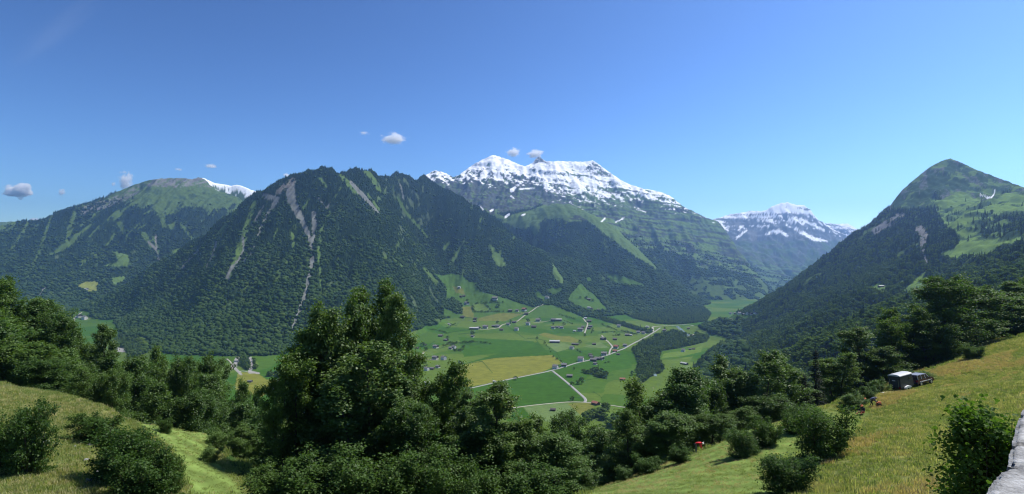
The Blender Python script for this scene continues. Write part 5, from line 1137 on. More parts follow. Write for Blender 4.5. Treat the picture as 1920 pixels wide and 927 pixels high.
for a in [(1090,720,14,'large single tree in the field right of the side road'),(1084,721,9,'small companion at the left foot of the large field tree'),(1072.5,724,9,'tree at the bend side of the side road'),(1072.5,752,10,'single round tree above the gravel lane'),(1076,694,6,'lone bush near the main road junction'),(966.5,713,8,'tree on the edge of the main road by the yellow field'),(1021,646,6,'tree at the left corner of the pale field'),(1097,640-9,6,'tree behind the low barns'),(1185,704,9,'tree at the right edge of the fields by the wood'),(1007.5,636,5,'lone tree in the dark green field'),(886,628,9,'tall tree at the small dark hedge house'),(840,637,8,'tall tree beside the barn left of the hedgerow'),(793,650,9,'tree at the top of the left hamlet lane'),(799,658,8,'tree by the lane end of the left hamlet'),(795,690,14,'round dark tree in front of the hidden hamlet'),(863,687,12,'slim tree beside the pale shed'),(990,605,8,'tree behind the chalet on the grass track'),(1012,600,5,'tree right of the chalet on the grass track'),(1057,611,7,'tree behind the three cottages'),(1038,610,5,'tree left behind the three cottages'),(1112,623,8,'tree right of the bent lane'),(934,576,7,'tree in front of the cross hedge'),(933,607,6,'round tree by the third barn of the lane'),(957,607,8,'dark tree beside the lane bend'),(1087,645,8,'tree beside the ruined-looking group'),(1100,562,8,'dark tree on the green knoll'),(1112,566,6,'round tree on the green knoll'),(1138,584,8,'tree at the right tip of the green knoll'),(1246,620,7,'tree at the dark house past the wood'),(876,566,6,'tree behind the dark chalet on the fan'),(1088,560,5,'small tree left on the green knoll')]:
    ftree(a[0],a[1],a[2],a[3],'single trees of the valley fields')
for a in [(1129.5,586,9,'dark pointed spruce on the green knoll'),(1109,625,7,'dark spruce in the garden by the bent lane')]: ftree(*a,'single trees of the valley fields',con=True,fat=.9)
for a in [(1719,548,13,'single dark spruce in the clearing on the right mountainside'),(1705,559,10,'round tree at the foot of the mountainside clearing'),(1724,530,5,'small tree in the mountainside clearing')]: ftree(a[0],a[1],a[2],a[3],'trees of the mountainside clearing',con='spruce' in a[3])
# ------------------------------------------------------------------ people at work on the meadow, machine, car and trailer
def at(px,py,d):
    X=(px-CX)/F*d; return Vector((X,d,float(hz(X,d))))
def on_ground(px,py,d0=30,d1=170):
    """meadow point seen at a photograph pixel"""
    p=cast(px,py,d0,d1); return p
SKIN=pmat('skin',(.46,.27,.19),.6,.05,8); REDC=pmat('red_cloth',(.55,.028,.030),.85,.12,6); GREYC=pmat('grey_cloth',(.20,.19,.18),.9,.12,6); DARKC=pmat('dark_cloth',(.022,.024,.034),.9,.2,6); NAVYC=pmat('faded_blue_cloth',(.10,.11,.17),.9,.12,6); RUSTC=pmat('rust_red_cloth',(.34,.075,.050),.9,.12,6)
WHITEC=pmat('white_cloth',(.80,.80,.78),.85,.04,6); ORANGE=pmat('orange_paint',(.75,.16,.03),.45,.06,6,spec=.5); BLACKP=pmat('black_rubber',(.018,.018,.02),.75,.2,8); STEEL=pmat('steel',(.45,.45,.46),.35,.1,6,metal=.8); BOOT=pmat('boot_leather',(.05,.035,.025),.7,.2,8); HAIRM=pmat('brown_hair',(.06,.04,.025),.8,.2,20)
def figure(name,J,mats,loc,rz,label,scale=1.0):
    """J: joint name -> (x,y,z); x to the person's front, y to their left. One continuous skinned body; clothing is its colouring"""
    E=[('pelvis','waist'),('waist','chest'),('chest','neck'),('neck','head0'),('head0','head1'),('pelvis','hipL'),('hipL','kneeL'),('kneeL','ankL'),('ankL','toeL'),('pelvis','hipR'),('hipR','kneeR'),('kneeR','ankR'),('ankR','toeR'),
       ('chest','shL'),('shL','elL'),('elL','wrL'),('wrL','paL'),('chest','shR'),('shR','elR'),('elR','wrR'),('wrR','paR')]
    R={'pelvis':.145,'waist':.135,'chest':.155,'neck':.058,'head0':.088,'head1':.092,'hip':.095,'knee':.060,'ank':.042,'toe':.038,'sh':.068,'el':.046,'wr':.030,'pa':.036}
    names=list(J); ix={n:i for i,n in enumerate(names)}
    me=bpy.data.meshes.new('skeleton'); me.from_pydata([J[n] for n in names],[(ix[a],ix[b]) for a,b in E],[]); o=bpy.data.objects.new('skeleton',me); COL.objects.link(o)
    sk=o.modifiers.new('skin','SKIN'); ss=o.modifiers.new('sub','SUBSURF'); ss.levels=2; ss.render_levels=2
    for i,n in enumerate(names):
        r=R.get(n) or R[n.rstrip('LR')]; v=me.skin_vertices[0].data[i]; v.radius=(r,r*(.82 if n in('pelvis','waist','chest') else 1)); v.use_root=(n=='pelvis')
    dg=bpy.context.evaluated_depsgraph_get(); ev=o.evaluated_get(dg); bm_=bpy.data.meshes.new_from_object(ev,depsgraph=dg); COL.objects.unlink(o); bpy.data.objects.remove(o)
    V=np.array([v.co[:] for v in bm_.vertices]); Fc=[list(p.vertices) for p in bm_.polygons]; bpy.data.meshes.remove(bm_)
    seg={'skin':[('neck','head0'),('head0','head1'),('wrL','paL'),('wrR','paR')],'top':[('pelvis','waist'),('waist','chest'),('chest','neck'),('chest','shL'),('shL','elL'),('elL','wrL'),('chest','shR'),('shR','elR'),('elR','wrR')],'leg':[('pelvis','hipL'),('hipL','kneeL'),('kneeL','ankL'),('pelvis','hipR'),('hipR','kneeR'),('kneeR','ankR')],'boot':[('ankL','toeL'),('ankR','toeR')]}
    order=['skin','top','leg','boot']; best=None; c=np.array([V[f].mean(0) for f in Fc]); D=[]
    for k in order:
        dd=np.full(len(c),9.)
        for a,b in seg[k]:
            A=np.array(J[a],float);B=np.array(J[b],float);t=np.clip(((c-A)@(B-A))/((B-A)@(B-A)+1e-9),0,1); r=R.get(a) or R[a.rstrip('LR')]; dd=np.minimum(dd,np.linalg.norm(c-A-t[:,None]*(B-A),axis=1)/ (r+.02))
        D.append(dd)
    mi=list(np.argmin(np.array(D),0))
    b=MB(); b.v=[tuple(v) for v in V]; b.f=[tuple(f) for f in Fc]
    def grow_(n0,k): mi.extend([k]*(len(b.f)-n0))
    h0=np.array(J['head0']);h1=np.array(J['head1']); upv=(h1-h0)/np.linalg.norm(h1-h0); fwd=np.array(J.get('look',(1,0,0)),float) if False else np.array(FACE[name],float); fwd-=upv*(fwd@upv); fwd/=np.linalg.norm(fwd); side=np.cross(upv,fwd)
    mid=(h0+h1)/2; n0=len(b.f); b.ball(mid+fwd*.105,(.018,.018,.026),6,5); b.ball(mid+side*.095,(.022,.022,.034),6,5); b.ball(mid-side*.095,(.022,.022,.034),6,5); b.ball(mid+fwd*.085-upv*.06,(.030,.030,.010),6,4); grow_(n0,0)
    n0=len(b.f); b.ball(mid+fwd*.088+side*.034+upv*.03,.012,6,4); b.ball(mid+fwd*.088-side*.034+upv*.03,.012,6,4); grow_(n0,3)
    for s in 'LR':                                           # fingers and thumb, curled
        w_=np.array(J['wr'+s]);p_=np.array(J['pa'+s]); d=(p_-w_)/np.linalg.norm(p_-w_); a=np.cross(d,(0,0,1.)); a/=np.linalg.norm(a)+1e-9; nn=np.cross(a,d); n0=len(b.f)
        for k,(of,L) in enumerate(((-.030,.062),(-.010,.074),(.010,.078),(.030,.070))): b.tube([p_+a*of,p_+a*of+d*L*.5+nn*.004,p_+a*of+d*L*.75-nn*.022,p_+a*of+d*L*.72-nn*.045],[.0095,.009,.008,.007],5)
        b.tube([p_-d*.03+a*.035,p_+a*.062+d*.005-nn*.01,p_+a*.058+d*.035-nn*.03],[.011,.010,.008],5); grow_(n0,0)
    m2=bpy.data.meshes.new('person'); m2.from_pydata(b.v,[],b.f)
    for m in mats: m2.materials.append(m)
    m2.polygons.foreach_set('material_index',[int(k) for k in mi]); m2.polygons.foreach_set('use_smooth',[True]*len(m2.polygons)); m2.update()
    o=link('person',m2); o.location=loc; o.rotation_euler=(0,0,rz); o.scale=(scale,)*3; tag(o,label,'person'); return o,mid,upv,fwd,side
FACE={'raker':(.7,0,-.7),'mower':(.6,0,-.8),'sitter':(1,0,-.1)}
# person in red, bent forward
J=dict(pelvis=(0,0,.92),waist=(.14,0,1.03),chest=(.36,0,1.12),neck=(.52,0,1.10),head0=(.60,0,1.08),head1=(.72,0,1.03),hipL=(.0,.10,.88),kneeL=(.06,.13,.48),ankL=(-.02,.14,.08),toeL=(.16,.16,.04),hipR=(0,-.10,.88),kneeR=(.12,-.14,.49),ankR=(.10,-.15,.08),toeR=(.28,-.16,.04),
 shL=(.40,.19,1.08),elL=(.50,.24,.80),wrL=(.58,.16,.58),paL=(.61,.13,.50),shR=(.40,-.19,1.08),elR=(.46,-.25,.80),wrR=(.62,-.18,.60),paR=(.66,-.15,.52))
p=on_ground(1304,850); o,mid,upv,fwd,side=figure('raker',J,[SKIN,REDC,GREYC,BOOT],p,math.radians(-25),'person in a red shirt and white hat bending over the mown slope')
b=MB(); b.ball(mid+upv*.035,(.112,.112,.095),12,8); c0=mid+upv*.02; b.tube([c0-upv*.005,c0+upv*.012],[.19,.185],14); b.build('hat',WHITEC,o,True)
# the rake the person holds
b=MB(); a0=Vector((p.x,p.y,p.z)); M=Matrix.Rotation(math.radians(-25),3,'Z'); g0=a0+M@Vector((.60,.0,.55)); g1=a0+M@Vector((1.25,-.05,.04)); b.tube([g0+ (g0-g1)*.35,g1],.016,6); rk=b.build('hay_rake',WOODB); tag(rk,'wooden hay rake held by the person in the red shirt','rake')
b=MB(); d_=M@Vector((0,1,0)); b.tube([g1-d_*.32,g1+d_*.32],.02,6)
for k in range(9): q=g1+d_*(-.3+.075*k); b.tube([q,q+Vector((0,0,-.07))],.007,4)
b.build('rake_head',WOODB,rk)
# person with grey cap bending over an orange machine
J=dict(pelvis=(0,0,.90),waist=(.10,0,1.03),chest=(.28,0,1.18),neck=(.42,0,1.22),head0=(.50,0,1.20),head1=(.62,0,1.15),hipL=(.0,.10,.86),kneeL=(.10,.13,.47),ankL=(-.06,.14,.08),toeL=(.12,.16,.04),hipR=(0,-.10,.86),kneeR=(.18,-.14,.48),ankR=(.12,-.15,.08),toeR=(.30,-.16,.04),
 shL=(.32,.19,1.14),elL=(.48,.24,.88),wrL=(.66,.20,.74),paL=(.73,.18,.70),shR=(.32,-.19,1.14),elR=(.44,-.26,.88),wrR=(.64,-.22,.74),paR=(.71,-.20,.70))
p=on_ground(1632,764); rz=math.radians(-22); o,mid,upv,fwd,side=figure('mower',J,[SKIN,NAVYC,DARKC,BOOT],p,rz,'person in dark clothes and grey cap bending over the orange machine')
b=MB(); b.ball(mid+upv*.03,(.112,.108,.09),12,8); b.box(tuple(mid+fwd*.13+upv*.02),(.14,.15,.02)); b.build('cap',GREYC,o,True)
M=Matrix.Rotation(rz,3,'Z'); q=p+M@Vector((.86,0,0)); q.z=float(hz(q.x,q.y)); mo=empty('motor_mower',q,rz); tag(mo,'orange and black motor mower in front of the person in dark clothes','mower')
b=MB(); b.box((0,0,.42),(.55,.42,.26),taper=.8); b.box((.05,0,.58),(.34,.30,.10),taper=.85); b.build('engine_cover',ORANGE,mo)
b=MB(); b.box((-.12,0,.40),(.20,.46,.18)); b.tube([(-.1,.20,.60),(-.1,.20,.74)],.03,8); b.build('exhaust',BLACKP,mo)
for s in (-1,1):
    b=MB(); b.tube([(0,s*.25,.25),(0,s*.40,.25)],.25,16); w_=b.build('wheel',BLACKP,mo); b=MB(); b.tube([(0,s*.24,.25),(0,s*.41,.25)],.11,12); b.build('rim',ORANGE,w_)
    b=MB(); b.tube([(-.2,s*.1,.45),(-.42,s*.2,.74),(-.60,s*.24,.78)],.017,6); b.build('handle',BLACKP,mo)
b=MB(); b.box((.62,0,.10),(.14,1.5,.06)); 
for k in range(16): b.prism([(.69,.08),(.80,.10),(.69,.12)],-.72+.095*k,-.68+.095*k,'y')
b.build('cutter_bar',STEEL,mo); b=MB(); b.box((.42,0,.24),(.46,.12,.12),ry=.35); b.build('drive_housing',BLACKP,mo)
# person sitting on the slope in an orange cap
J=dict(pelvis=(0,0,.14),waist=(-.02,0,.30),chest=(.05,0,.52),neck=(.10,0,.68),head0=(.14,0,.74),head1=(.16,0,.87),hipL=(.04,.10,.13),kneeL=(.40,.16,.34),ankL=(.74,.18,.09),toeL=(.90,.19,.14),hipR=(.04,-.10,.13),kneeR=(.46,-.14,.20),ankR=(.90,-.15,.07),toeR=(1.04,-.16,.15),
 shL=(.05,.19,.62),elL=(.18,.27,.38),wrL=(.38,.20,.36),paL=(.46,.17,.37),shR=(.05,-.19,.62),elR=(.14,-.28,.38),wrR=(.36,-.20,.28),paR=(.44,-.17,.27))
p=on_ground(1618,776); rz=math.radians(-150); o,mid,upv,fwd,side=figure('sitter',J,[SKIN,DARKC,RUSTC,BOOT],p,rz,'person in an orange cap sitting with legs stretched down the slope',1.1)
b=MB(); b.ball(mid+upv*.035,(.112,.112,.09),12,8); b.box(tuple(mid+fwd*.14+upv*.03),(.16,.16,.022),rz=0); b.build('cap',ORANGE,o,True)
# trimmer lying beside the sitting person
a0=on_ground(1622,757); a1=on_ground(1606,768); d_=(a1-a0).normalized(); tr=None
b=MB(); b.tube([a0+Vector((0,0,.55)),a1+Vector((0,0,.10))],.022,6); tr=b.build('brush_cutter',STEEL); tag(tr,'long brush cutter leaning beside the sitting person','brush cutter')
b=MB(); b.ball(a0+Vector((0,0,.58)),(.16,.14,.13),10,7); b.build('motor',ORANGE,tr,True); b=MB(); q=a1+Vector((0,0,.08)); b.tube([q,q+Vector((0,0,.03))],.16,14); b.build('guard',BLACKP,tr)
# white sheet on the grass
p=on_ground(1663,738); r=np.random.default_rng(8); n=9; Vv=[];Q=[]
for i in range(n):
    for j in range(n):
        x=(i/(n-1)-.5)*1.25+r.normal()*.02; y=(j/(n-1)-.5)*.9+r.normal()*.02; X=p.x+x;Yv=p.y+y; Vv.append((X,Yv,float(hz(X,Yv))+.12+.09*r.random()))
for i in range(n-1):
    for j in range(n-1): Q+=[i*n+j,(i+1)*n+j,(i+1)*n+j+1,i*n+j+1]
sh=link('white_sheet',mesh_np('white_sheet',Vv,Q,[4]*((n-1)**2),WHITEC,smooth=True)); tag(sh,'crumpled white sheet lying in the grass beside the horse trailer','sheet'); sm=sh.modifiers.new('thick','SOLIDIFY'); sm.thickness=.02
# trailer and car, parked along the slope
CHAR=pmat('charcoal_panel',(.028,.032,.036),.5,.15,3,spec=.5); SILV=pmat('pale_roof_panel',(.50,.50,.49),.45,.05,2,spec=.5); MAROON=pmat('dark_red_paint',(.060,.012,.018),.3,.06,2,spec=.5); CGLASS=pmat('car_glass',(.02,.022,.028),.08,.05,2,spec=.6); WHP=pmat('white_paint',(.78,.78,.77),.4,.04,2,spec=.5); REDL=pmat('red_lamp',(.45,.02,.02),.25,.05,2,spec=.5); PLATE=pmat('number_plate',(.62,.62,.58),.5,.05,2); LAMP=pmat('lamp_glass',(.72,.74,.76),.15,.04,2,spec=.6); CHROME=pmat('alloy_rim',(.60,.60,.61),.35,.05,4,metal=.7); CROOF=pmat('grey_car_roof',(.20,.22,.26),.4,.05,2,spec=.5); CLAD=pmat('black_plastic',(.03,.03,.032),.7,.1,5)
def rest(x0,y0,hd,ln):
    """pitch and roll that lay a vehicle on the slope"""
    f=Vector((math.sin(hd),math.cos(hd),0)); l=Vector((-math.cos(hd),math.sin(hd),0)); g=lambda v: float(hz(v.x,v.y)); P0=Vector((x0,y0,0))
    fz=(g(P0+f*ln)-g(P0-f*ln))/(2*ln); lz=(g(P0+l*.8)-g(P0-l*.8))/1.6
    F_=Vector((f.x,f.y,fz)).normalized(); L_=Vector((l.x,l.y,lz)); L_=(L_-F_*L_.dot(F_)).normalized(); U=F_.cross(L_)
    return Matrix((F_,L_,U)).transposed().to_euler()
HD=math.radians(64); p=on_ground(1690,731); tl=empty('horse_trailer',p); tl.rotation_euler=rest(p.x,p.y,HD,1.3); tag(tl,'charcoal horse trailer with a pale roof parked at the meadow edge','trailer')
def rrect(w,h,r,z0,n=4):
    pts=[]
    for cx,cy,a in ((w/2-r,z0+h-r,0),(-w/2+r,z0+h-r,90),(-w/2+.02,z0+.02,180),(w/2-.02,z0+.02,270)):
        rr=r if a<180 else .02
        for k in range(n+1): t=math.radians(a+90*k/n); pts.append((cx+rr*math.cos(t),cy+rr*math.sin(t)))
    return pts
LT,WT=3.0,1.75
b=MB(); b.prism(rrect(WT,1.90,.12,.48),-LT/2,LT/2,'x'); b.build('body',CHAR,tl)
b=MB(); pts=[(WT/2+.03,2.30)]+[(WT/2*math.cos(math.radians(a))*1.02,2.34+.22*math.sin(math.radians(a))) for a in range(10,171,16)]+[(-WT/2-.03,2.30)]; b.prism(pts,-LT/2-.05,LT/2+.08,'x'); b.build('roof',SILV,tl)
b=MB(); b.box((-LT/2-.035,0,1.22),(.06,WT-.16,1.42)); rd_=b.build('rear_ramp',CHAR,tl); b=MB(); b.box((-LT/2-.075,.05,1.62),(.02,.46,.12)); b.build('number_plate',PLATE,rd_)
for s in (-1,1): b=MB(); b.tube([(-LT/2-.09,s*.62,.7),(-LT/2-.09,s*.62,1.85)],.018,6); b.build('ramp_bar',STEEL,rd_)
for s in (-1,1):
    b=MB(); b.box((-LT/2-.05,s*.72,.62),(.07,.20,.14)); b.build('tail_lamp',REDL,tl)
    for x in (-.35,.38):
        b=MB(); b.tube([(x,s*(WT/2+.02),.33),(x,s*(WT/2+.20),.33)],.33,18); w_=b.build('wheel',BLACKP,tl); b=MB(); b.tube([(x,s*(WT/2+.06),.33),(x,s*(WT/2+.215),.33)],.20,14); b.build('rim',CHROME,w_)
    b=MB(); 
    arc=[(-.80+.0,.46)]+[(.015+.78*math.cos(math.radians(a)),.46+.30*math.sin(math.radians(a))) for a in range(170,9,-20)]+[(.81,.46)]
    y0=s*(WT/2+.005); y1=s*(WT/2+.25); b.prism(arc,min(y0,y1),max(y0,y1),'y'); b.build('fender',WHP,tl)
b=MB(); b.tube([(LT/2-.1,.5,.48),(LT/2+1.15,0,.46)],.05,6); b.tube([(LT/2-.1,-.5,.48),(LT/2+1.15,0,.46)],.05,6); b.tube([(LT/2+1.0,0,.46),(LT/2+1.45,0,.46)],.045,6); b.tube([(LT/2+.75,.0,.0),(LT/2+.75,0,.62)],.035,6); b.build('drawbar',STEEL,tl)
b=MB(); b.prism([(LT/2,.5),(LT/2+.42,.55),(LT/2+.36,1.6),(LT/2,2.28)],-WT/2+.08,WT/2-.08,'y'); b.build('front_nose',CHAR,tl)
b=MB(); b.box((LT/2-.65,-(WT/2+.012),1.75),(.55,.02,.34)); b.build('side_window',CGLASS,tl)
fd=Vector((math.sin(HD),math.cos(HD),0)); q=p+fd*5.0; q.z=float(hz(q.x,q.y)); cr=empty('parked_car',q); cr.rotation_euler=rest(q.x,q.y,HD,1.3); tag(cr,'dark red off-road car with light roof parked in front of the horse trailer','car')
b=MB(); b.prism([(-2.1,.42),(2.05,.42),(2.12,.62),(2.08,.88),(1.95,.98),(.95,1.06),(-2.08,1.06),(-2.14,.75)],-.86,.86,'y'); b.build('body',MAROON,cr)
b=MB(); 
lo=[(-2.06,1.063),(.92,1.063)]; hi_=[(-1.95,1.70),(.28,1.70)]
vs=[(-2.06,-.84,1.063),(.92,-.84,1.063),(.92,.84,1.063),(-2.06,.84,1.063),(-1.94,-.70,1.70),(.26,-.70,1.70),(.26,.70,1.70),(-1.94,.70,1.70)]; b.add(vs,[(3,2,1,0),(4,5,6,7),(0,1,5,4),(1,2,6,5),(2,3,7,6),(3,0,4,7)]); cab=b.build('cabin_glass',CGLASS,cr)
b=MB(); b.box((-.84,0,1.735),(2.26,1.46,.07),taper=.95); b.build('roof',CROOF,cr)
b=MB()
for x0,x1 in ((-2.02,-1.92),(-1.05,-1.02),(-.10,-.12),(.94,.28)):
    for s in (-1,1): b.tube([(x0,s*.85,1.05),(x1,s*.715,1.71)],.045,6)
b.build('pillars',SILV,cr)
for s in (-1,1):
    for x in (-1.32,1.32):
        b=MB(); b.tube([(x,s*.68,.37),(x,s*.90,.37)],.37,18); w_=b.build('wheel',BLACKP,cr); b=MB(); b.tube([(x,s*.70,.37),(x,s*.915,.37)],.21,14); b.build('rim',CHROME,w_)
    b=MB(); b.box((2.10,s*.62,.78),(.06,.30,.16)); b.build('headlight',LAMP,cr); b=MB(); b.box((-2.13,s*.74,.85),(.05,.14,.26)); b.build('tail_lamp',REDL,cr)
    b=MB(); b.box((.72,s*.98,1.16),(.10,.20,.14)); b.build('side_mirror',CLAD,cr)
    b=MB(); b.box((-.02,s*.872,.72),(3.2,.03,.10)); b.build('side_trim',WHP,cr)
b=MB(); b.box((2.14,0,.52),(.14,1.70,.18)); b.box((-2.18,0,.52),(.14,1.70,.18)); b.build('bumper',CLAD,cr)
b=MB(); b.box((2.10,0,.78),(.05,.85,.15)); b.build('grille',CLAD,cr)

# ------------------------------------------------------------------ stone parapet, rocks, the bush beside the wall
LIME,nt,out=new_mat('lichened_limestone')
tc=N(nt,'ShaderNodeTexCoord'); bs=N(nt,'ShaderNodeBsdfPrincipled'); bs.inputs['Roughness'].default_value=.92; bs.inputs['Specular IOR Level'].default_value=.2
def nz_(s,d,r=.6):
    n=N(nt,'ShaderNodeTexNoise'); n.inputs['Scale'].default_value=s; n.inputs['Detail'].default_value=d; n.inputs['Roughness'].default_value=r; nt.links.new(tc.outputs['Object'],n.inputs['Vector']); return n
A=nz_(3.2,8);B_=nz_(16,8,.7);
r1=N(nt,'ShaderNodeValToRGB'); r1.color_ramp.elements[0].position=.36; r1.color_ramp.elements[0].color=(.22,.22,.215,1); r1.color_ramp.elements[1].position=.62; r1.color_ramp.elements[1].color=(.47,.47,.46,1); nt.links.new(A.outputs[0],r1.inputs[0])
r2=N(nt,'ShaderNodeValToRGB'); r2.color_ramp.elements[0].position=.35; r2.color_ramp.elements[0].color=(.55,.54,.52,1); r2.color_ramp.elements[1].position=.60; r2.color_ramp.elements[1].color=(1.05,1.05,1.05,1); nt.links.new(B_.outputs[0],r2.inputs[0])
mm=N(nt,'ShaderNodeMix',data_type='RGBA',blend_type='MULTIPLY'); mm.inputs[0].default_value=1; nt.links.new(r1.outputs[0],mm.inputs[6]); nt.links.new(r2.outputs[0],mm.inputs[7]); nt.links.new(mm.outputs[2],bs.inputs['Base Color'])
bp=N(nt,'ShaderNodeBump'); bp.inputs['Strength'].default_value=.9; bp.inputs['Distance'].default_value=.03; nt.links.new(B_.outputs[0],bp.inputs['Height']); nt.links.new(bp.outputs[0],bs.inputs['Normal']); nt.links.new(bs.outputs[0],out.inputs[0])
def stone(verts_top,depth,seed,rough=.02,sub=4):
    """irregular block under a traced top outline (world points), edges worn"""
    import bmesh
    bm=bmesh.new(); n=len(verts_top); T=[bm.verts.new(v) for v in verts_top]; Bv=[bm.verts.new((v[0],v[1],v[2]-depth)) for v in verts_top]
    bm.faces.new(T); bm.faces.new(Bv[::-1])
    for i in range(n): bm.faces.new((T[i],Bv[i],Bv[(i+1)%n],T[(i+1)%n]))
    bmesh.ops.recalc_face_normals(bm,faces=bm.faces); bmesh.ops.bevel(bm,geom=[e for e in bm.edges],offset=.035,segments=2,affect='EDGES'); bmesh.ops.triangulate(bm,faces=[f for f in bm.faces if len(f.verts)>4])
    for k in range(sub): 
        L_=[e for e in bm.edges if e.calc_length()>.06]
        if L_: bmesh.ops.subdivide_edges(bm,edges=L_,cuts=1,use_grid_fill=True)
    bm.normal_update(); r=np.random.default_rng(seed); o=r.uniform(0,40,3)
    co=np.array([v.co[:] for v in bm.verts]); nn=fbm(co[:,0]*3.1+o[0]+co[:,2]*2,co[:,1]*3.1+o[1]-co[:,2]*2,4)+.5*fbm(co[:,0]*14+o[0]+9*co[:,2],co[:,1]*14+o[1],3)
    for v,q in zip(bm.verts,nn): v.co+=v.normal*float(q)*rough
    me=bpy.data.meshes.new('stone'); bm.to_mesh(me); bm.free(); me.materials.append(LIME); me.polygons.foreach_set('use_smooth',[True]*len(me.polygons)); return me
ZT=-1.75
def tp(px,py,z=ZT):
    Y=z*F/(HY-py); return ((px-CX)/F*Y,Y,z)
wl=empty('stone_wall',tp(1900,927)); tag(wl,'pale weathered stone parapet at the lower right corner','wall')
def kid(me,name,parent):
    o=link(name,me,parent); o.matrix_parent_inverse=Matrix.Translation(parent.location).inverted(); return o
kid(stone([tp(1838,950),tp(1850,918),tp(1872,884),tp(1884,877),tp(1990,872),tp(2150,950),tp(2150,1100),tp(1780,1100)],.55,3),'coping_stone',wl)
kid(stone([tp(1889,871),tp(1893,846),tp(1898,835),tp(2040,838),tp(2080,868),tp(1990,868)],.60,4),'coping_stone',wl)
kid(stone([tp(1897,831),tp(1906,790),tp(1912,778),tp(2060,780),tp(2080,834)],.60,5),'coping_stone',wl)
kid(stone([tp(1913,774),tp(1935,735),tp(2060,735),tp(2070,777)],.60,6),'coping_stone',wl)
a=tp(1850,1100);b_=tp(1925,775); c_=tp(1975,735)
kid(stone([(a[0]+.08,a[1]-.3,ZT-.5),(tp(1850,935)[0]+.06,tp(1850,935)[1],ZT-.5),(tp(1900,850)[0]+.10,tp(1900,850)[1],ZT-.5),(c_[0]+.1,c_[1],ZT-.5),(c_[0]+2.0,c_[1]-.4,ZT-.5),(a[0]+2.2,a[1]-.4,ZT-.5)],5.2,7,.05,3),'wall_body',wl)
G_ST=pmat('flower_stalk',(.07,.12,.03),.8,.15,5)
# pale rocks on the left meadow
def rock(px,py,wpx,label,seed,sq=.6,d0=28):
    p=on_ground(px,py,d0,80); s=wpx/F*p.y/2; V_,Fc=ico(3); r=np.random.default_rng(seed); dd=1+.38*v_noise(V_,1.3,seed)+.22*v_noise(V_,3.3,seed+3); V_=np.round(V_*dd[:,None]*2.6)/2.6*.45+V_*dd[:,None]*.55; V_=V_*np.array([s*r.uniform(.9,1.2),s*r.uniform(.8,1.2),s*sq])
    o=link('rock',mesh_np('rock',V_,np.array(Fc).ravel(),[3]*len(Fc),LIME)); o.location=(p.x,p.y,p.z+s*sq*.25); o.rotation_euler=(0,0,r.uniform(0,6)); tag(o,label,'rock','pale rocks among the left meadow bushes')
for a in [(186,888,16,'largest pale rock, at the foot of the large left meadow bush',1),(162,864,11,'pale rounded rock left of the bush foot',2),(168,836,11,'flat rock at the upper left side of the large bush',3),(140,838,6,'small stone left of the flat rock',4),(134,856,6,'grey stone in the grass left of the rounded rock',5),(166,902,13,'brownish flat rock nearest the bottom among the rocks',6),(176,880,7,'small stone above the largest pale rock',7)]: rock(*a)
for a in [(1474,809,12,'pale stone under the middle bush of the right meadow',11),(1488,808,10,'second pale stone under the middle bush of the right meadow',12)]: rock(*a)
for px,py,lb in ((86,846,'white umbel flower beside the tall bush on the left meadow'),(79,836,'second, smaller white umbel flower beside the tall bush on the left meadow')):
    p=on_ground(px,py+14,24,70); o=empty('umbel_flower',p); tag(o,lb,'flower','white umbels on the left meadow'); r=np.random.default_rng(px); b=MB(); st=[(0,0,-.05),(.02,.01,.5),(.0,.02,.95)]; b.tube(st,.012,5)
    for k in range(7): a_=k*.9; b.tube([st[2],(.12*math.cos(a_),.12*math.sin(a_),1.06)],.005,4)
    b.build('stalk',G_ST,o); b=MB()
    for k in range(7): a_=k*.9; q=.12*(k>0); b.ball((q*math.cos(a_),q*math.sin(a_),1.08+.02*r.random()),(.075,.075,.022),8,5)
    b.build('flower_head',WHITEC,o)
